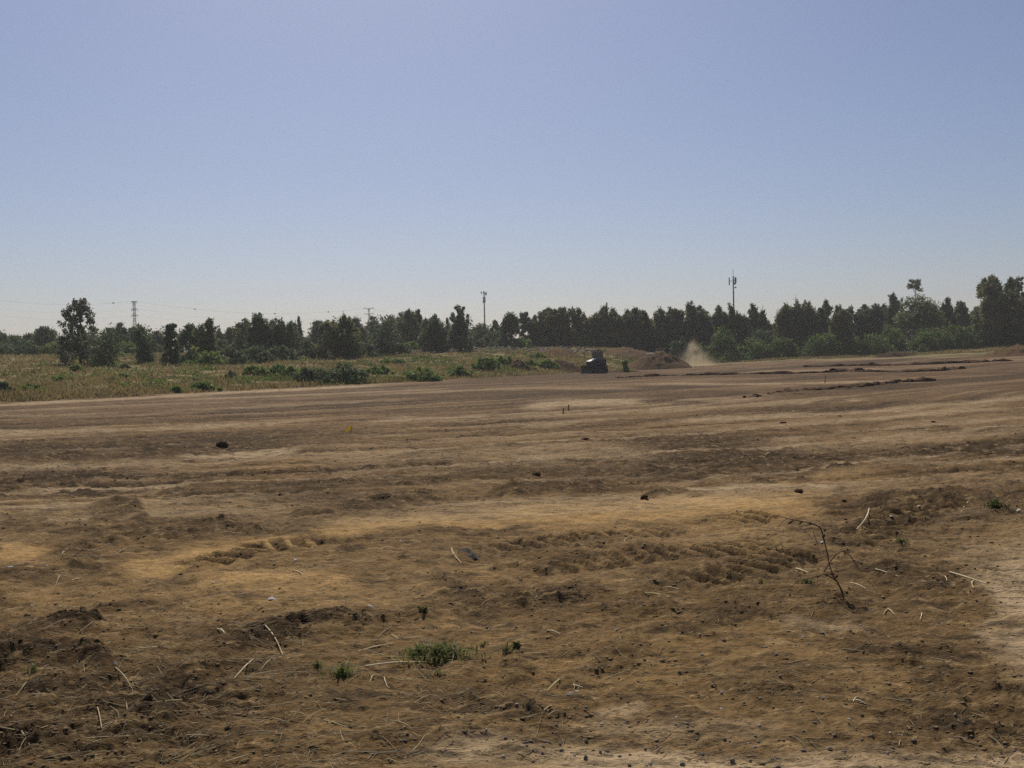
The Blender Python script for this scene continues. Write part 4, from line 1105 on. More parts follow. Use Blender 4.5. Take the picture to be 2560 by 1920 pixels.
def scatter_lumps():
    g = np.random.default_rng(44)
    # crumbs and clods, more of them on the dark turned earth
    n = 190000
    u = g.uniform(-.56, .56, n); d = 3.6 * (45 / 3.6) ** (g.random(n) ** 1.1)
    x = u * d
    z, s, dk, veg, pl = ground(x, d)
    keep = (g.random(n) < np.clip(.12 + dk * 1.0 - .15 * s, 0.05, 1)) & (veg < .05)
    x, d, z, dk = x[keep], d[keep], z[keep], dk[keep]
    n = min(len(x), 50000); x, d, z, dk = x[:n], d[:n], z[:n], dk[:n]
    sz = (.0028 + .010 * g.random(n) ** 5) * (1 + d * .05)
    Vs, Fs, Ts, off = [], [], [], 0
    LV = [lump_mesh(s, 1, .7, .2) for s in range(6)]
    import bmesh
    bm = bmesh.new(); bmesh.ops.create_icosphere(bm, subdivisions=0 + 1, radius=1); bm.free()
    OCT = np.array([(1, 0, 0), (-1, 0, 0), (0, 1, 0), (0, -1, 0), (0, 0, 1), (0, 0, -1), ], float)
    OF = np.array([(0, 2, 4), (2, 1, 4), (1, 3, 4), (3, 0, 4), (2, 0, 5), (1, 2, 5), (3, 1, 5), (0, 3, 5)])
    sub = []
    for sd in range(6):
        gg = np.random.default_rng(sd); V = OCT * (1 + .3 * gg.normal(size=(6, 1))); sub.append(V)
    k = g.integers(0, 6, n); a = g.random(n) * 6.28
    B = np.stack(sub)[k]                                   # n,6,3
    ca, sa = np.cos(a)[:, None], np.sin(a)[:, None]
    X = B[:, :, 0] * ca - B[:, :, 1] * sa; Y = B[:, :, 0] * sa + B[:, :, 1] * ca; Zz = B[:, :, 2] * .42
    V = np.stack([X * sz[:, None] * 1.3 + x[:, None], Y * sz[:, None] + d[:, None], Zz * sz[:, None] + z[:, None] - sz[:, None] * .05], -1).reshape(-1, 3)
    F = (OF[None] + (np.arange(n) * 6)[:, None, None]).reshape(-1, 3)
    col = (np.array([.210, .146, .078]) * (1 - .35 * dk[:, None])) * (.7 + .7 * g.random(n))[:, None]
    o = link('soil_crumbs', tri_mesh('soil_crumbs', V, F, M_ROCK, np.repeat(col, 6, 0)))
    tag(o, 'loose crumbs and small clods of turned soil', 'soil', kind='stuff')
    # fine gravel of the lower right
    n = 520
    px = g.uniform(1150, 2560, n); py = 1920 - 420 * g.random(n) ** 1.3
    P = [ray(a, b) for a, b in zip(px, py)]
    x = np.array([v.x * EYE / -v.z for v in P]); y = np.array([v.y * EYE / -v.z for v in P])
    keepc = fbm(x * 1.1, y * 1.1, 3, 83) > -.12
    x, y = x[keepc], y[keepc]; n = len(x)
    z = ground(x, y)[0]; sz = .0035 + .012 * g.random(n) ** 4
    k = g.integers(0, 6, n); a = g.random(n) * 6.28; B = np.stack(sub)[k]
    ca, sa = np.cos(a)[:, None], np.sin(a)[:, None]
    X = B[:, :, 0] * ca - B[:, :, 1] * sa; Y = B[:, :, 0] * sa + B[:, :, 1] * ca
    V = np.stack([X * sz[:, None] + x[:, None], Y * sz[:, None] + y[:, None], B[:, :, 2] * sz[:, None] * .8 + z[:, None] + sz[:, None] * .3], -1).reshape(-1, 3)
    F = (OF[None] + (np.arange(n) * 6)[:, None, None]).reshape(-1, 3)
    c = g.random(n)[:, None]
    col = np.where(c < .6, np.array([[.17, .14, .11]]), np.where(c < .85, np.array([[.22, .19, .15]]), np.array([[.36, .32, .26]])))
    o = link('gravel', tri_mesh('gravel', V, F, M_ROCK, np.repeat(col, 6, 0)))
    tag(o, 'fine grey gravel strewn over the foreground soil', 'gravel', kind='stuff')
    # pale rubble along the far bank
    n = 900
    px = g.uniform(985, 1500, n); dd = np.interp(px, [985, 1250, 1500], [158, 171, 177]) + g.normal(size=n) * 6.0
    x = (px - CX) / FPX * dd; z = base_z(x, dd)[0]; sz = .06 + .30 * g.random(n) ** 3
    k = g.integers(0, 6, n); B = np.stack(sub)[k]
    V = np.stack([B[:, :, 0] * sz[:, None] * 1.5 + x[:, None], B[:, :, 1] * sz[:, None] + dd[:, None], B[:, :, 2] * sz[:, None] * .8 + z[:, None] + .15], -1).reshape(-1, 3)
    F = (OF[None] + (np.arange(n) * 6)[:, None, None]).reshape(-1, 3)
    col = np.array([.20, .175, .15]) * (.5 + .9 * g.random(n))[:, None]
    o = link('rubble', tri_mesh('rubble', V, F, M_ROCK, np.repeat(col, 6, 0)))
    tag(o, 'pale rubble strewn along the bank below the trees', 'rubble', kind='stuff')
scatter_lumps()

# ------------------------------------------------------------------ straw
def straw_geo(a, b, r, bend, lift, g):
    """tapered stalk between two ground points"""
    n = 6; V, F = [], []
    side = Vector((-(b - a).y, (b - a).x, 0)).normalized()
    for i in range(n):
        t = i / (n - 1); p = a.lerp(b, t) + side * bend * math.sin(t * math.pi) * (b - a).length
        p.z += lift * math.sin(t * math.pi) + r
        rr = r * (1 - .35 * t) * (1.35 if i in (2,) else 1)
        dirv = (b - a).normalized(); up_ = Vector((0, 0, 1)) if abs(dirv.z) < .8 else Vector((1, 0, 0))
        s = dirv.cross(up_).normalized(); q = s.cross(dirv)
        for k in range(4):
            an = k * math.pi / 2 + .4
            V.append(p + s * math.cos(an) * rr + q * math.sin(an) * rr)
    for i in range(n - 1):
        for k in range(4):
            F.append((4 * i + k, 4 * i + (k + 1) % 4, 4 * i + 4 + (k + 1) % 4, 4 * i + 4 + k))
    return V, F

STRAW = [  # crop, x1, y1, x2, y2, thickness px, label
 (Z3, 1095, 605, 1015, 710, 7, 'stout pale stalk leaning left below the dark ridge'), (Z3, 1178, 602, 1130, 655, 6, None), (Z3, 1145, 485, 1222, 600, 8, 'thick pale stalk sloping right on the dark ridge'), (Z3, 1222, 600, 1100, 616, 6, None),
 (Z3, 810, 757, 650, 825, 7, 'long bright stalk at the lower left of the field'), (Z3, 395, 755, 440, 915, 7, 'long pale stalk lying towards the viewer at lower left'), (Z3, 400, 893, 590, 858, 5, None), (Z3, 70, 895, 150, 1040, 7, 'pale stalk crossing another at the bottom left corner'),
 (Z3, 0, 930, 155, 937, 5, 'thin stalk crossed by another at the bottom left corner'), (Z3, 1580, 650, 1880, 603, 6, 'longest straw, lying under the green weeds'), (Z3, 1550, 572, 1700, 540, 6, 'straw lying at the left end of the green weeds'), (Z3, 1690, 465, 1635, 492, 5, None),
 (Z3, 1690, 495, 1722, 513, 5, None), (Z3, 940, 497, 970, 530, 6, None), (Z3, 1130, 455, 1005, 480, 4, None), (Z3, 440, 310, 390, 335, 6, None), (Z3, 665, 297, 610, 310, 5, None), (Z3, 345, 245, 310, 265, 5, None),
 (Z3, 258, 240, 242, 258, 6, None), (Z3, 1265, 228, 1310, 255, 5, None), (Z3, 1795, 293, 1732, 328, 6, 'straw lying on the dark cloddy soil in mid foreground'), (Z3, 500, 665, 575, 740, 5, None), (Z3, 545, 795, 548, 852, 5, None),
 (Z3, 115, 735, 70, 780, 6, None), (Z3, 795, 520, 745, 545, 5, None), (Z3, 600, 545, 740, 555, 4, None), (Z3, 1615, 690, 1600, 718, 6, None), (Z3, 1660, 690, 1675, 730, 6, None), (Z3, 1860, 768, 1785, 805, 5, None),
 (Z3, 2200, 725, 2100, 785, 4, None), (Z3, 1355, 855, 1310, 895, 5, None), (Z3, 1605, 848, 1540, 880, 5, None), (Z3, 1690, 885, 1780, 920, 4, None), (Z3, 1400, 880, 1500, 900, 4, None), (Z3, 405, 470, 325, 497, 5, None),
 (Z3, 690, 455, 615, 470, 5, None), (Z3, 278, 135, 270, 152, 5, None), (Z3, 550, 120, 512, 136, 6, None), (Z3, 1250, 843, 1320, 845, 4, None), (Z3, 1840, 870, 1790, 865, 4, None), (Z3, 180, 965, 240, 955, 4, None),
 (Z4, 205, 680, 152, 745, 8, 'stout stalk leaning beside the flat grey slab'), (Z4, 262, 700, 305, 712, 6, None), (Z4, 265, 690, 268, 727, 5, None), (Z4, 170, 815, 138, 862, 11, 'thick pale stick, upper one of the short pair'), (Z4, 202, 850, 155, 880, 9, 'thick grey stick, lower one of the short pair'),
 (Z4, 275, 540, 220, 592, 4, None), (Z4, 150, 490, 207, 503, 6, None), (Z4, 575, 335, 680, 352, 6, None), (Z4, 660, 290, 722, 320, 6, None), (Z2, 1543, 703, 1490, 780, 7, 'pale stalk slanting right of the broken weed'), (Z2, 1970, 650, 1940, 708, 7, 'thick pale stalk among the dark clods at the right'),
 (Z4, 1890, 230, 2052, 272, 8, 'long pale branch on the sand edge at the right'), (Z4, 1950, 255, 1905, 280, 6, None), (Z4, 1997, 265, 1995, 300, 8, None), (Z4, 1570, 215, 1668, 244, 5, None), (Z4, 1460, 270, 1530, 302, 5, None), (Z4, 1225, 220, 1282, 240, 7, None),
 (Z4, 1500, 770, 1475, 800, 6, None), (Z4, 1472, 788, 1528, 802, 8, 'forked pale twig in the right foreground'), (Z4, 1770, 405, 1762, 442, 5, None), (Z4, 1605, 415, 1625, 398, 5, None), (Z4, 1625, 398, 1650, 420, 5, None), (Z4, 1870, 240, 1880, 262, 5, None), (Z2, 497, 815, 485, 830, 6, None),
]
UPR = [(Z3, 127, 712, 126, 630, 6, 'straw standing upright in the dark hollow at left'), (Z3, 2188, 367, 2190, 335, 7, None), (Z3, 1980, 328, 1976, 280, 6, None), (Z3, 215, 580, 221, 548, 6, 'short upright straw left of the dark hollow'),
       (Z4, 472, 548, 468, 503, 10, 'bright upright stub of stalk on the cloddy soil'), (Z4, 36, 628, 30, 580, 9, 'upright stub of stalk right of the green weeds'), (Z3, 1948, 612, 1957, 594, 7, None), (Z3, 905, 655, 902, 635, 5, None), (Z3, 1240, 800, 1235, 770, 5, None)]
SC = [(.58, .47, .25), (.50, .39, .20), (.64, .54, .33), (.42, .32, .17)]
gs = np.random.default_rng(71)
def add_straw(a, b, r, lab, upright=False):
    V, F = straw_geo(a, b, r, gs.normal() * .03, 0 if upright else .004 + .006 * gs.random(), gs)
    o0 = a.copy()
    me = tri_mesh('straw', np.array([tuple(v - o0) for v in V]), np.array(F), M_STRAW, np.tile(np.array(SC[gs.integers(4)]), (len(V), 1)))
    o = link('straw', me); o.location = o0
    tag(o, lab or ('short dry straw standing out of the soil' if upright else 'dry pale straw lying on the soil'), 'straw', 'straws on the bare soil')
for (bs, x1, y1, x2, y2, th, lab) in STRAW:
    a = hit(*zpt(x1, y1, bs)); b = hit(*zpt(x2, y2, bs))
    r = th / 1.728 * min(a.y, b.y) / FPX / 2 * .95
    A_, B_ = zpt(x1, y1, bs), zpt(x2, y2, bs); ll = math.hypot(A_[0] - B_[0], A_[1] - B_[1]); sl = abs(A_[1] - B_[1]) / max(1, abs(A_[0] - B_[0]))
    lab = lab or uniq(('short' if ll < 38 else 'mid length') + (' level' if sl < .25 else ' slanting' if sl < 1.2 else ' steep') + ' straw', (A_[0] + B_[0]) / 2, (A_[1] + B_[1]) / 2)
    add_straw(a, b, r, lab)
for (bs, x1, y1, x2, y2, th, lab) in UPR:
    a = hit(*zpt(x1, y1, bs)); q = zpt(x2, y2, bs); b = at_depth(q[0], q[1], a.y)
    b.y += gs.normal() * .03
    lab = lab or uniq('short upright straw', q[0], q[1])
    add_straw(a - Vector((0, 0, .02)), b, th / 1.728 * a.y / FPX / 2 * .85, lab, True)
def straw_litter():
    g = np.random.default_rng(72); Vs, Fs, Ts = [], [], []; off = 0
    k = 0
    while k < 2800:
        px, py = g.uniform(-20, 2580), 1330 + 590 * g.random()
        dens = 1.0 if px < 1150 else .28
        if g.random() > dens or (py < 1420 and g.random() < .5): continue
        v = ray(px, py); s = EYE / -v.z; x, y = v.x * s, v.y * s
        L = .03 + .20 * g.random() ** 2.5; an = R(20) + g.normal() * .9
        xe, ye = x + math.cos(an) * L, y + math.sin(an) * L
        zz = ground(np.array([x, xe]), np.array([y, ye]))[0]
        V, F = straw_geo(Vector((x, y, zz[0])), Vector((xe, ye, zz[1])), .0007 + .0014 * g.random(), g.normal() * .03, .002, g)
        Vs += [tuple(q) for q in V]; Fs += [tuple(i + off for i in f) for f in F]; off += len(V)
        Ts += [np.array(SC[g.integers(4)]) * (.3 + .55 * g.random())] * len(V); k += 1
    o = link('straw_litter', tri_mesh('straw_litter', np.array(Vs), np.array(Fs), M_STRAW, np.array(Ts)))
    tag(o, 'short bits of dry straw littering the foreground soil', 'straw litter', kind='stuff')
straw_litter()

# ------------------------------------------------------------------ weeds in the foreground
def weed(px, py, wpx, hpx, n, col, label, broad=False, seed=0, name='weed'):
    p = hit(px, py); g = np.random.default_rng(700 + seed); s = p.y / FPX
    W, H = wpx * s / 2, hpx * s
    V, T = [], []
    for i in range(n):
        a = g.random() * 6.28; q = min(1.0, abs(g.normal()) * .45)
        bx, by = math.cos(a) * q * W, math.sin(a) * q * W * .6
        bz = gz(p.x + bx, p.y + by) - p.z if n < 60 else 0.0
        h = H * (.25 + .8 * g.random() ** 1.5) * (1 - .4 * min(q, 1)); ln = g.normal() * .5; ly = g.normal() * .5
        wd = (.0025 + .004 * g.random()) * (2.6 if broad else 1) * (p.y / 6)
        an = g.random() * 3.14; wx, wy = math.cos(an) * wd, math.sin(an) * wd
        mid = (bx + ln * h * .3, by + ly * h * .3, bz + h * .6); tip = (bx + ln * h, by + ly * h, bz + h * (.95 - .25 * abs(ln)))
        base = (bx, by, bz - .01)
        V += [base, (mid[0] + wx, mid[1] + wy, mid[2]), (mid[0] - wx, mid[1] - wy, mid[2]),
              (mid[0] + wx, mid[1] + wy, mid[2]), tip, (mid[0] - wx, mid[1] - wy, mid[2])]
        T += [(np.array(col) if g.random() < .8 else np.array([.24, .19, .09])) * (.6 + .7 * g.random())] * 6
    o = link(name, tri_mesh(name, np.array(V), np.arange(len(V)).reshape(-1, 3), M_LEAF, np.array(T)))
    o.location = p
    return tag(o, label, 'weed', 'green weeds on the bare soil')
GR = (.185, .205, .066)
def w3(x, y): return zpt(x, y, Z3)
weed(*w3(1830, 412), 26, 34, 26, (.085, .150, .030), 'single bright weed standing above the others', True, 1)
weed(*w3(1900, 590), 260, 42, 620, GR, 'largest green weed clump in the centre foreground', False, 2)
weed(*w3(1810, 585), 110, 44, 200, GR, 'weed clump joined to the left of the largest clump', False, 3)
weed(*w3(1480, 690), 110, 56, 220, GR, 'straggling weed under the long straw', False, 4)
weed(*w3(1370, 650), 50, 36, 70, GR, 'faint weed left of the straggling one', False, 5)
weed(*w3(2090, 535), 40, 16, 9, (.19, .24, .03), 'yellow green seedling right of the largest clump', True, 6)
weed(*w3(2185, 570), 50, 34, 50, GR, 'small weed right of the yellow green seedling', False, 7)
weed(*w3(1890, 660), 70, 18, 40, GR, 'thin weed below the largest clump', False, 8)
weed(*zpt(2085, 690, Z2), 80, 34, 130, (.075, .115, .035), 'grass tuft at the right edge above the scrap', False, 9)
weed(*zpt(1680, 850, Z2), 60, 22, 60, GR, 'weed on the clods right of the broken stalk', False, 10)
weed(*zpt(1270, 300, Z4), 62, 24, 70, (.08, .125, .03), 'weed at the left foot of the broken stalk', False, 11)
weed(*zpt(1080, 300, Z4), 24, 22, 26, GR, 'tiny weed left of the broken stalk', False, 12)
weed(*zpt(20, 555, Z4), 26, 30, 40, (.07, .13, .03), 'small bright weed left of the upright stub', True, 13)
weed(*zpt(140, 680, Z3), 60, 30, 40, GR, 'faint weed in the dark hollow at left', False, 14)

# broken brown stalk plant
def broken_plant():
    ox, oy, sc = 1900, 1240, 5.53
    base = hit(ox + 1185 / sc, oy + 1430 / sc); d = base.y
    g = np.random.default_rng(3)
    root = empty('dead_weed', base); tag(root, 'dead brown weed with bent branches standing in the right foreground', 'dead plant')
    def P(a, b, off=0.0): return at_depth(ox + a / sc, oy + b / sc, d + off) - base
    k = d / FPX / sc
    br = [([(1185, 1435, 0), (1130, 1310, .02), (1070, 1190, .03), (1010, 1110, .03), (955, 930, .03)], [18, 17, 15, 12, 10], 'stem'),
          ([(955, 930, .03), (930, 790, .05), (895, 650, .08), (860, 500, .1), (820, 425, .1), (700, 372, .12), (560, 350, .16), (380, 310, .2), (215, 262, .24)], [10, 11, 11, 12, 13, 11, 10, 8, 4], 'branch'),
          ([(880, 1062, .02), (960, 925, -.02), (1060, 800, -.05), (1165, 750, -.08), (1250, 830, -.12), (1320, 930, -.15), (1385, 1025, -.18)], [9, 9, 9, 9, 8, 7, 4], 'branch'),
          ([(1060, 1180, 0), (960, 1110, -.03), (880, 1075, -.04), (1040, 1045, -.10), (1210, 1010, -.15)], [10, 10, 9, 8, 4], 'branch'),
          ([(870, 1090, 0), (680, 1140, .1), (500, 1190, .18), (370, 1335, .22)], [7, 6, 6, 3], 'branch'),
          ([(380, 310, .2), (310, 360, .18), (255, 420, .16)], [6, 5, 3], 'branch'),
          ([(200, 275, .24), (120, 330, .26), (110, 370, .26)], [4, 4, 3], 'branch'),
          ([(730, 480, .1), (780, 620, .08), (820, 780, .06), (855, 900, .05)], [5, 5, 4, 3], 'branch'),
          ([(1170, 755, -.08), (1172, 850, -.09)], [6, 3], 'branch'),
          ([(1400, 1045, -.15), (1640, 1020, -.1), (1760, 1060, -.1), (1900, 1118, -.1)], [5, 5, 5, 3], 'branch'),
          ([(1200, 1440, 0), (1400, 1470, -.05), (1750, 1520, -.06)], [6, 5, 3], 'branch')]
    ms = simple('dead_stalk', (.120, .072, .040), .9, var=.4, scale=30)
    for pts, rad, nm in br:
        MB().tube([P(*q) for q in pts], [r * k * .82 for r in rad], 6).build(nm, ms, root, True)
    lv = simple('dead_leaf', (.130, .078, .040), .9, var=.4, scale=30)
    for (a, b, o, w_, h_, an) in [(430, 365, .19, 120, 40, -.3), (560, 380, .16, 90, 36, -.2), (690, 390, .12, 70, 30, .2), (880, 560, .08, 50, 90, .4), (900, 480, .1, 50, 60, .1), (1000, 1085, 0, 110, 40, .2), (930, 1100, -.02, 80, 50, .5), (1180, 800, -.08, 40, 50, .3), (1060, 1120, 0, 60, 60, 0)]:
        c = P(a, b, o); mb = MB(); w1, h1 = w_ * k * .5, h_ * k * .5
        pts = []
        for i in range(7):
            t = i / 6 * 2 - 1; pts.append(((t * w1), .012 * math.sin(t * 3), h1 * (1 - t * t)))
        rot = Matrix.Rotation(an, 3, 'Y')
        V = [rot @ Vector(p) + c for p in pts] + [rot @ Vector((p[0], p[1] + .008, -p[2] * .8)) + c for p in pts]
        for i in range(6): mb.poly([V[i], V[i + 1], V[8 + i], V[7 + i]])
        mb.build('curled_leaf', lv, root)
broken_plant()

# bark piece with pale stick
def bark_piece():
    a = hit(*zpt(1985, 135, Z3)); b = hit(*zpt(2056, 172, Z3)); c = (a + b) / 2
    root = empty('bark_piece', c); tag(root, 'dark slab of bark lying on the sand left of centre', 'bark')
    n = 8; V = []
    g = np.random.default_rng(8); dv = b - a; side = Vector((dv.y, -dv.x, 0)).normalized()
    mb = MB()
    up_pts, lo = [], []
    for i in range(n):
        t = i / (n - 1); p = a.lerp(b, t) - c; wd = .065 * math.sin(math.pi * (t * .86 + .07)) ** .7 * (1 + .2 * g.normal())
        mb.v += [tuple(p + side * wd + Vector((0, 0, .0))), tuple(p + Vector((0, 0, .045 * math.sin(math.pi * (t * .8 + .1)) + .012 * g.normal()))), tuple(p - side * wd + Vector((0, 0, .0)))]
    for i in range(n - 1):
        for k in range(2): mb.f.append((3 * i + k, 3 * i + k + 1, 3 * i + 4 + k, 3 * i + 3 + k))
        mb.f.append((3 * i + 2, 3 * i, 3 * i + 3, 3 * i + 5))
    mb.build('slab', simple('dark_bark', (.045, .040, .034), .9, var=.4, scale=20), root)
    add_straw(hit(*zpt(1952, 138, Z3)), hit(*zpt(1992, 190, Z3)), .010, 'pale crooked stick beside the dark slab of bark')
bark_piece()

# ------------------------------------------------------------------ yellow marker flag, stakes
def marker_flag():
    p = hit(868, 1090)
    root = empty('marker_flag', p); tag(root, 'small yellow marker flag on a leaning stick in the middle of the field', 'flag')
    top = at_depth(878, 1066, p.y) - p
    MB().tube([(0.06, 0, -.05), tuple(top * .5 + Vector((.05, 0, 0))), tuple(top + Vector((.02, 0, .02)))], .006, 6).build('stick', M_BARK, root)
    mb = MB(); n = 7
    m = simple('yellow_cloth', (.70, .55, .03), .8, var=.12, scale=20)
    tt = m.node_tree; tr = tt.nodes.new('ShaderNodeBsdfTranslucent'); tr.inputs[0].default_value = (.75, .60, .03, 1); ms = tt.nodes.new('ShaderNodeMixShader'); ms.inputs[0].default_value = .55
    tt.links.new(tt.nodes['Principled BSDF'].outputs[0], ms.inputs[1]); tt.links.new(tr.outputs[0], ms.inputs[2]); tt.links.new(ms.outputs[0], tt.nodes['Material Output'].inputs[0])
    s = p.y / FPX
    for i in range(n):
        t = i / (n - 1)
        x = top.x + (.0 - 15.5 * t) * s; z = top.z - (1 + 10.5 * t) * s + .01 * math.sin(t * 7)
        hw = (3.6 * math.sin(math.pi * (t * .8 + .12)) + .6) * s
        yy = .02 * math.sin(t * 6)
        mb.v += [(x, yy, z + hw), (x, yy, z - hw), (x, yy + .004, z + hw), (x, yy + .004, z - hw)]
    for i in range(n - 1):
        a, b = 4 * i, 4 * i + 4
        mb.f += [(a, a + 1, b + 1, b), (a + 2, b + 2, b + 3, a + 3), (a, b, b + 2, a + 2), (a + 1, a + 3, b + 3, b + 1)]
    mb.build('flag_cloth', m, root)
marker_flag()
for (x1, y1, hpx, lab) in [(1421, 1029, 16, 'taller of two small wooden stakes on the pale patch below the bulldozer'), (1408, 1035, 14, 'shorter of two small wooden stakes on the pale patch below the bulldozer'), (2063, 958, 22, 'thin stake standing on the right part of the field')]:
    p = hit(x1, y1); H = hpx * p.y / FPX
    mb = MB().box((0, 0, H / 2 - .05), (.05, .05, H + .1), Matrix.Rotation(.08, 3, 'Y'), .8)
    o = mb.build('stake', simple('stake_wood', (.20, .12, .06), .9)); o.location = p
    tag(o, lab, 'stake', 'survey stakes in the field')

# ------------------------------------------------------------------ bulldozer
def bulldozer():
    d = 127.0; p = at_depth(1489, 920, d); z0 = base_z(np.array([p.x]), np.array([d]))[0][0]
    root = empty('bulldozer', (p.x, d, z0 - .05), R(180 + 38)); root.scale = (.82, .84, 1.14); tag(root, 'dark crawler bulldozer with glare painted on its bonnet pushing earth at the far field edge', 'bulldozer')
    # local: nose +X, z up
    for sy in (-1, 1):
        y0, y1 = sy * .72, sy * 1.22
        tr = MB(); prof = []
        for i in range(9):
            a = math.pi / 2 + math.pi * i / 8; prof.append((-1.15 + .42 * math.cos(a), .46 + .42 * math.sin(a)))
        for i in range(9):
            a = -math.pi / 2 + math.pi * i / 8; prof.append((1.25 + .36 * math.cos(a), .40 + .36 * math.sin(a)))
        n = len(prof); inner = [(x * .88 + .006, (z - .42) * .78 + .42) for x, z in prof]
        b = len(tr.v)
        for yy in (y0, y1):
            for q in prof: tr.v.append((q[0], yy, q[1]))
            for q in inner: tr.v.append((q[0], yy, q[1]))
        for i in range(n):
            j = (i + 1) % n
            tr.f += [(i, j, 2 * n + j, 2 * n + i), (n + j, n + i, 3 * n + i, 3 * n + j), (j, i, n + i, n + j), (2 * n + i, 2 * n + j, 3 * n + j, 3 * n + i)]
        t = tr.build('track', M_DARKSTEEL, root)
        # shoes with grouser bars, joined into one part
        sh = MB(); per = [Vector((q[0], 0, q[1])) for q in prof]
        for i in range(n):
            a_, b_ = per[i], per[(i + 1) % n]; L = (b_ - a_).length; m = max(1, int(L / .2))
            for k in range(m):
                c = a_.lerp(b_, (k + .5) / m); dv = (b_ - a_).normalized(); ang = math.atan2(dv.z, dv.x)
                nr = Vector((-dv.z, 0, dv.x)) * -1
                sh.box(c + Vector((0, (y0 + y1) / 2, 0)) + nr * .03, (.05, .52, .06), Matrix.Rotation(-ang, 3, 'Y'))
        s_ = sh.build('track_shoes', M_DARKSTEEL, t); s_['kind'] = 'stuff'
        for (wx, wz, wr) in [(-1.15, .46, .34), (1.25, .40, .28)]:
            MB().tube([(wx, y0 + .06 * sy, wz), (wx, y1 - .04 * sy, wz)], wr, 14).build('sprocket' if wx < 0 else 'idler_wheel', M_DARKSTEEL, root)
        for k in range(5):
            MB().tube([(-.7 + .38 * k, y0 + .08 * sy, .20), (-.7 + .38 * k, y1 - .06 * sy, .20)], .13, 10).build('track_roller', M_DARKSTEEL, root)
        MB().box((.05, (y0 + y1) / 2, .45), (1.9, .22, .2)).build('track_frame', M_PAINT, root)
        MB().box((.75, sy * 1.30, .50), (2.3, .12, .18)).build('push_arm', M_PAINT, root)
        MB().tube([(1.15, sy * .5, 1.15), (1.75, sy * .55, .75)], .06, 8).build('lift_cylinder', M_STEEL, root)
        MB().box((-.75, sy * .98, .99), (1.5, .56, .06)).build('fender', M_PAINT, root)
    MB().prism([(-1.5, .45), (1.45, .45), (1.45, .95), (-1.5, 1.05)], -.68, .68).build('chassis', M_PAINT, root)
    hd = MB().prism([(.05, .95), (1.55, .95), (1.58, 1.48), (.05, 1.82)], -.48, .48).build('bonnet', M_PAINT, root)
    # bonnet skin, two plates with a seam
    for (xa, xb) in ((.10, .66), (.70, 1.60)):
        za, zb = 1.81 - (xa) * .222, 1.81 - (xb) * .222
        mb = MB()
        mb.v += [(xa, -.50, za + .03), (xa, .50, za + .03), (xb, .50, zb + .03), (xb, -.50, zb + .03), (xa, -.50, za - .03), (xa, .50, za - .03), (xb, .50, zb - .03), (xb, -.50, zb - .03)]
        mb.f += [(3, 2, 1, 0), (4, 5, 6, 7), (0, 1, 5, 4), (1, 2, 6, 5), (2, 3, 7, 6), (3, 0, 4, 7)]
        mb.build('bonnet_plate', M_GLARE, hd)
    for k in range(6):
        MB().box((1.60, 0, 1.02 + k * .075), (.03, .8, .04)).build('grille_slat', M_DARKSTEEL, hd)
    MB().tube([(.95, .22, 1.5), (.95, .22, 2.2), (.88, .22, 2.32)], .05, 8).build('exhaust_pipe', M_DARKSTEEL, root)
    cab = MB(); 
    cab.box((-.55, 0, 1.30), (1.15, 1.30, .65)); 
    cab_o = cab.build('cab', M_PAINT, root)
    for (x, y) in ((-.02, .6), (-.02, -.6), (-1.08, .6), (-1.08, -.6), (-.55, .62), (-.55, -.62)):
        MB().box((x, y, 2.10), (.08, .08, 1.0)).build('cab_post', M_PAINT, cab_o)
    MB().box((-.02, 0, 2.10), (.02, 1.1, .92)).build('cab_window', M_GLASS, cab_o)
    MB().box((-1.08, 0, 2.10), (.02, 1.1, .92)).build('cab_window', M_GLASS, cab_o)
    for sy in (-1, 1):
        for x in (-.29, -.82): MB().box((x, sy * .61, 2.10), (.42, .02, .92)).build('cab_window', M_GLASS, cab_o)
    MB().box((-.55, 0, 2.66), (1.75, 1.7, .10)).build('cab_roof', M_STEEL, root)
    MB().box((-.60, 0, 1.75), (.4, .5, .25)).build('seat', M_DARKSTEEL, root)
    MB().box((-1.50, 0, 1.35), (.5, 1.3, .75)).build('fuel_tank', M_PAINT, root)
    rp = MB().box((-1.95, 0, .75), (.25, 1.3, .25)).build('ripper', M_PAINT, root)
    for y in (-.45, .45): MB().prism([(-2.05, .8), (-1.92, .8), (-1.86, .12), (-2.02, .25)], y - .05, y + .05).build('ripper_tooth', M_DARKSTEEL, rp)
    bl = MB(); prof = []
    for i in range(8):
        t = i / 7; prof.append((2.02 - .22 * math.sin(t * math.pi) + .06 * t, .02 + 1.0 * t))
    outline = prof + [(q[0] + .07 if i not in (0, 7) else q[0] + .05, q[1]) for i, q in reversed(list(enumerate(prof)))]
    bl.prism(outline, -1.3, 1.3)
    bo = bl.build('blade', M_PAINT, root)
    MB().box((2.06, 0, .06), (.05, 2.62, .16)).build('cutting_edge', M_STEEL, bo)
bulldozer()

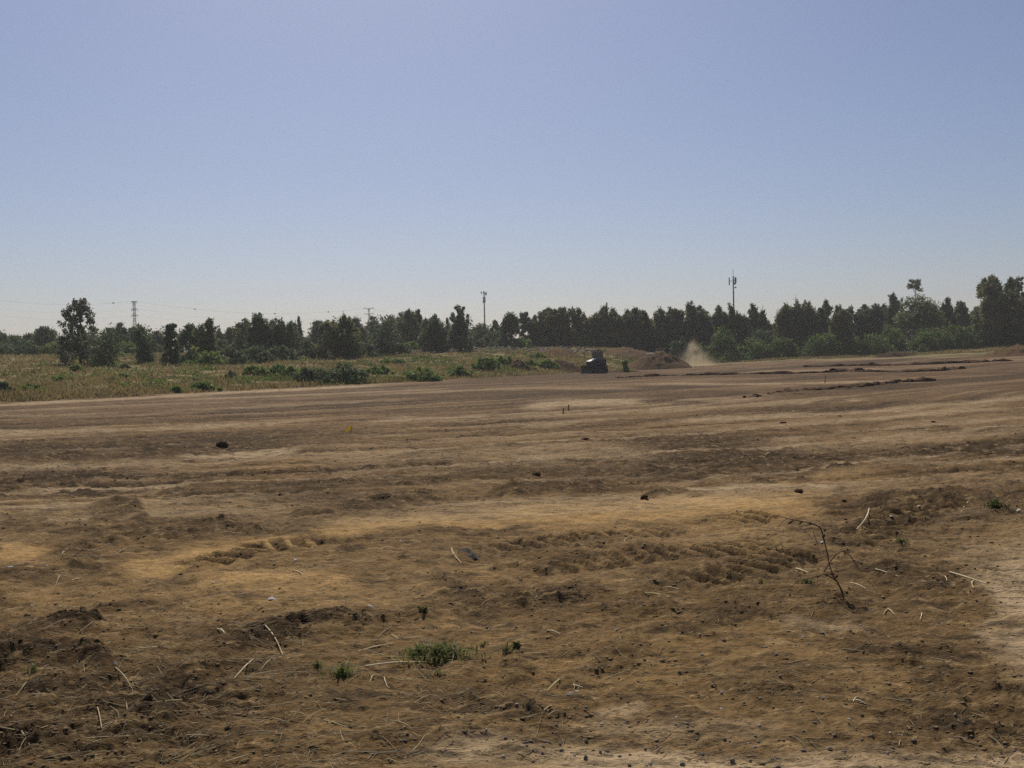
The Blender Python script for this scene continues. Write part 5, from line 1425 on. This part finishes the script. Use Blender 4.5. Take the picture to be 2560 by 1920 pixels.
# concrete blocks behind the soil mound
p = at_depth(1651, 885, 172); z0 = base_z(np.array([p.x]), np.array([172.0]))[0][0]
r_ = empty('concrete_frame', (p.x, 172, z0)); tag(r_, 'grey concrete frame with openings peeping over the soil mound', 'concrete frame')
hh = at_depth(1651, 872, 172).z - z0
for k in range(3): MB().box((-.65 + .65 * k, 0, hh / 2), (.22, .3, hh)).build('post', M_CONC, r_)
MB().box((0, 0, hh + .06), (1.75, .4, .14)).build('lintel', M_CONC, r_)
MB().box((0, .1, hh * .72), (1.1, .12, hh * .4)).build('back_panel', M_CONC, r_)
p = at_depth(1628, 886, 164); V, F = lump_mesh(77, 3, .45, .05)
o = link('pale_boulder', tri_mesh('pale_boulder', V * .75, F, M_ROCK, np.tile(np.array([.30, .28, .26]), (len(V), 1)), True))
o.location = (p.x, 164, at_depth(1628, 886, 164).z - .05); tag(o, 'smooth pale boulder on the crest behind the soil mound', 'boulder')
heap('earth_bank', p.x, 165, 5, 4, at_depth(1628, 888, 164).z - base_z(np.array([p.x]), np.array([164.0]))[0][0], 0, 'narrow earth crest carrying the pale boulder', M_MOUND, 23, pw=.6)

# ------------------------------------------------------------------ masts, pylons, wires
def mast(px, ytop, d, label, mat, panels, rpole, boxes, name='antenna_mast', rod=0):
    top = at_depth(px, ytop, d); z0 = base_z(np.array([top.x]), np.array([d]))[0][0]
    H = top.z - z0; s = d / FPX
    root = empty(name, (top.x, d, z0)); tag(root, label, 'mast')
    MB().tube([(0, 0, -.5), (0, 0, H * .5), (0, 0, H)], [rpole * 1.25, rpole, rpole * .75], 10).build('pole', mat, root, True)
    for (dx, dz, h, wd, off) in panels:
        MB().box((dx * s, off, H - dz * s), (wd * s, .35, h * s)).build('antenna_panel', mat, root)
        if abs(dx) > 2: MB().tube([(0, 0, H - dz * s + .1), (dx * s, off, H - dz * s + .1)], .09, 6).build('bracket', mat, root)
    for (dx, dz, h, wd) in boxes:
        MB().box((dx * s, -.3, H - dz * s), (wd * s, .7, h * s)).build('equipment_box', mat, root)
    k = MB()
    for i in range(int(H / 2.5)): k.tube([(-rpole - .22, 0, 2 + i * 2.5), (rpole + .22, 0, 2 + i * 2.5)], .03, 5)
    k.build('rung', mat, root)
    if rod: MB().tube([(0, 0, H - .2), (0, 0, H + rod * s)], .06, 6).build('lightning_rod', mat, root)
    return root
mast(1210, 728, 400, 'grey antenna mast left of centre, behind the low tree row', M_STEEL,
     [(-7, 4, 7, 2.0, 0), (-.5, 4, 9, 2.4, -.4), (5.5, 6, 8, 2.2, .3), (3.5, 7, 7, 1.6, -.3)], .30, [(-2.5, 20, 12, 1.6), (2.6, 20, 11, 1.8), (2.0, 26, 4, 2.4), (-2.6, 27, 4, 2.2)])
mast(1833, 691, 320, 'dark antenna mast with side panels above the right hand trees', M_DARKSTEEL,
     [(-10, 12, 19, 2.2, 0), (-.2, 8, 17, 2.6, -.3), (5.5, 11, 18, 2.4, .3), (8.0, 9, 13, 1.8, .6)], .26, [(4.5, 28, 3, 4.0), (1.0, 18, 5, 2.6)], rod=18)

def pylon(px, ytop, d, label, arms, wtop=.8, wbase=6.0):
    top = at_depth(px, ytop, d); z0 = base_z(np.array([top.x]), np.array([min(d, 1500.)]))[0][0]
    H = top.z - z0
    root = empty('lattice_pylon', (top.x, d, z0)); tag(root, label, 'pylon', 'lattice pylons of the power line')
    mb = MB()
    def wz(t): return wtop + (wbase - wtop) * max(0, 1 - t / .75) ** 1.3
    lv = [i / 12 for i in range(13)]
    for sx in (-1, 1):
        for sy in (-1, 1):
            mb.tube([(sx * wz(t) / 2, sy * wz(t) / 2, H * t) for t in lv], .11, 4)
    for a, b in zip(lv[:-1], lv[1:]):
        for s in (-1, 1):
            mb.tube([(-wz(a) / 2, s * wz(a) / 2, H * a), (wz(b) / 2, s * wz(b) / 2, H * b)], .07, 4)
            mb.tube([(wz(a) / 2, s * wz(a) / 2, H * a), (-wz(b) / 2, s * wz(b) / 2, H * b)], .07, 4)
            mb.tube([(s * wz(a) / 2, -wz(a) / 2, H * a), (s * wz(b) / 2, wz(b) / 2, H * b)], .07, 4)
    mb.build('tower', M_STEEL, root)
    for (dz, half, rise) in arms:
        z = H - dz
        c = MB()
        for sy in (-1, 1):
            for sx in (-1, 1):
                c.tube([(0, sy * wtop / 2, z), (sx * half, 0, z + rise)], .10, 4)
                c.tube([(0, sy * wtop / 2, z - .9), (sx * half, 0, z + rise)], .08, 4)
        co = c.build('crossarm', M_STEEL, root)
        for sx in (-1, 1): MB().tube([(sx * half, 0, z + rise), (sx * half, 0, z + rise - 1.4)], .12, 6).build('insulator', M_DARKSTEEL, co)
    return root, top, H
P1, t1, H1 = pylon(335, 753, 560, 'slim lattice pylon behind the left trees', [(0.2, 1.6, .2), (4.5, 1.7, 0), (8.0, 1.7, 0)], 1.1, 5.0)
P2, t2, H2 = pylon(922, 770, 670, 'lattice pylon with spread arms over the far hazy trees', [(.6, 3.4, .9), (4.2, 3.2, .5)], .9, 6.0)
P3, t3, H3 = pylon(1253, 822, 1000, 'most distant pylon, small, right of the grey antenna mast', [(.3, 7.0, .2), (6, 5.0, 0)], 1.2, 7.0)

def wire(a, b, sag, label, balls=(), r=.030):
    n = 28; pts = []
    o0 = a.copy()
    for i in range(n + 1):
        t = i / n; p = a.lerp(b, t); p.z -= sag * 4 * t * (1 - t); pts.append(p - o0)
    root = MB().tube(pts, r, 4).build('power_line', M_WIRE); root.location = o0
    tag(root, label, 'power line', 'wires strung between the pylons')
    for t in balls:
        p = a.lerp(b, t); p.z -= sag * 4 * t * (1 - t)
        V, F = lump_mesh(1, 2, 1.0, 0.0)
        o = link('marker_ball', tri_mesh('marker_ball', V * np.array([.55, .4, .4]), F, M_DARKSTEEL, smooth=True), root); o.location = p - o0
off = Vector((0, 0, .15))
e0 = at_depth(-60, 742, 500)
wire(e0, t1 + off, 3.0, 'top wire from the left edge to the slim pylon, with a ball', (.855,))
wire(t1 + off, t2 + off, 5.6, 'top wire between slim and spread arm pylons, with marker balls', (.225, .555, .80))
wire(t2 + off, t3 + off, 4.0, 'top wire from the spread arm pylon to the distant one')
wire(t3 + off, at_depth(1700, 800, 1090), 4.0, 'wire from the distant pylon behind the eucalyptus gap')
for k, (dz, lab) in enumerate([(4.5, 'middle'), (8.2, 'lower')]):
    o_ = Vector((1.6, 0, -dz))
    wire(e0 + Vector((0, 0, -dz)), t1 + o_, 3.0, lab + ' wire from the left edge to the slim pylon', r=.018)
    wire(t1 + o_, t2 + Vector((3.2, 0, -dz * .6)), 6.5, lab + ' wire between the slim and the spread arm pylon', r=.018)
# dead twig tips above the right trees
for (px, yt, yb, d, lab) in [(1989, 735, 775, 190, 'bare dead twig above the large rounded eucalyptus'), (1906, 760, 800, 200, 'bare twig above the falling end of the middle row'), (1433, 772, 800, 192, 'bare twig left of the gap above the bulldozer')]:
    a, b = at_depth(px, yb + 45, d), at_depth(px, yt, d); mb = MB()
    b0 = Vector((a.x, a.y, base_z(np.array([a.x]), np.array([d * 1.0]))[0][0]))
    mb.tube([(0, 0, 0), (.05, 0, (b - b0).z * .6), (b.x - b0.x, 0, (b - b0).z)], [.10, .06, .02], 5)
    H = (b - b0).z
    mb.tube([(.05, 0, H * .88), (-.35, .1, H * .94)], [.03, .012], 4); mb.tube([(.03, 0, H * .9), (.4, 0, H * .97)], [.03, .012], 4)
    o = mb.build('dead_sapling', M_BARK); o.location = b0; tag(o, lab, 'dead tree')

# ------------------------------------------------------------------ dust cloud
def dust():
    d = 168.0
    c = at_depth(1742, 905, d); s = d / FPX
    W, H, D = 150 * s, 78 * s, 7.0
    z0 = base_z(np.array([c.x]), np.array([d]))[0][0]
    mb = MB().box((0, 0, H / 2), (W, D, H))
    m = bpy.data.materials.new('dust'); m.use_nodes = True; t = m.node_tree; t.nodes.clear(); L = t.links.new; N = t.nodes.new
    tc = N('ShaderNodeTexCoord'); sx = N('ShaderNodeSeparateXYZ'); L(tc.outputs['Object'], sx.inputs[0])
    def mt(op, a, b=None):
        x = N('ShaderNodeMath'); x.operation = op
        for i, v in enumerate((a, b)):
            if v is None: continue
            if hasattr(v, 'links'): L(v, x.inputs[i])
            else: x.inputs[i].default_value = v
        return x.outputs[0]
    nz = N('ShaderNodeTexNoise'); nz.inputs['Scale'].default_value = .55; nz.inputs['Detail'].default_value = 6; nz.inputs['Roughness'].default_value = .65; L(tc.outputs['Object'], nz.inputs['Vector'])
    h = mt('DIVIDE', sx.outputs[2], H)                       # 0..1
    sk = mt('MULTIPLY', h, .7)
    wid = mt('MULTIPLY', mt('POWER', mt('MAXIMUM', mt('SUBTRACT', .92, h), 0.001), 1.35), W * .33)
    xx = mt('DIVIDE', mt('ADD', mt('ADD', sx.outputs[0], sk), mt('MULTIPLY', mt('SUBTRACT', nz.outputs[0], .5), 3.6)), mt('ADD', wid, .12))
    yy = mt('DIVIDE', sx.outputs[1], D * .30)
    g_ = mt('POWER', 2.718, mt('MULTIPLY', mt('ADD', mt('MULTIPLY', xx, xx), mt('MULTIPLY', yy, yy)), -1.0))
    fade = mt('POWER', mt('MAXIMUM', mt('SUBTRACT', .97, h), 0), .55)
    edge = mt('MAXIMUM', mt('SUBTRACT', 1.0, mt('POWER', mt('ABSOLUTE', mt('DIVIDE', sx.outputs[0], W * .49)), 3.0)), 0)
    den = mt('MULTIPLY', mt('MULTIPLY', mt('MULTIPLY', g_, fade), edge), mt('MULTIPLY', mt('MAXIMUM', mt('SUBTRACT', nz.outputs[0], .36), 0), 1.9))
    v = N('ShaderNodeVolumePrincipled'); v.inputs['Color'].default_value = (.90, .76, .55, 1); v.inputs['Anisotropy'].default_value = .25
    L(den, v.inputs['Density']); out = N('ShaderNodeOutputMaterial'); L(v.outputs[0], out.inputs['Volume'])
    o = mb.build('dust', m); o.location = (c.x, d, z0 - .05)
    tag(o, 'plume of tan dust rising right of the soil mound', 'dust cloud', kind='stuff')
dust()

# ------------------------------------------------------------------ haze
def haze():
    m = bpy.data.materials.new('haze_air'); m.use_nodes = True; t = m.node_tree; t.nodes.clear()
    v = t.nodes.new('ShaderNodeVolumePrincipled'); v.inputs['Color'].default_value = (.97, .98, 1.0, 1); v.inputs['Anisotropy'].default_value = .3
    v.inputs['Density'].default_value = .0003
    out = t.nodes.new('ShaderNodeOutputMaterial'); t.links.new(v.outputs[0], out.inputs['Volume'])
    o = MB().box((0, 0, 27.0), (2500, 2500, 58.0)).build('haze', m)
    tag(o, kind='stuff')
haze()
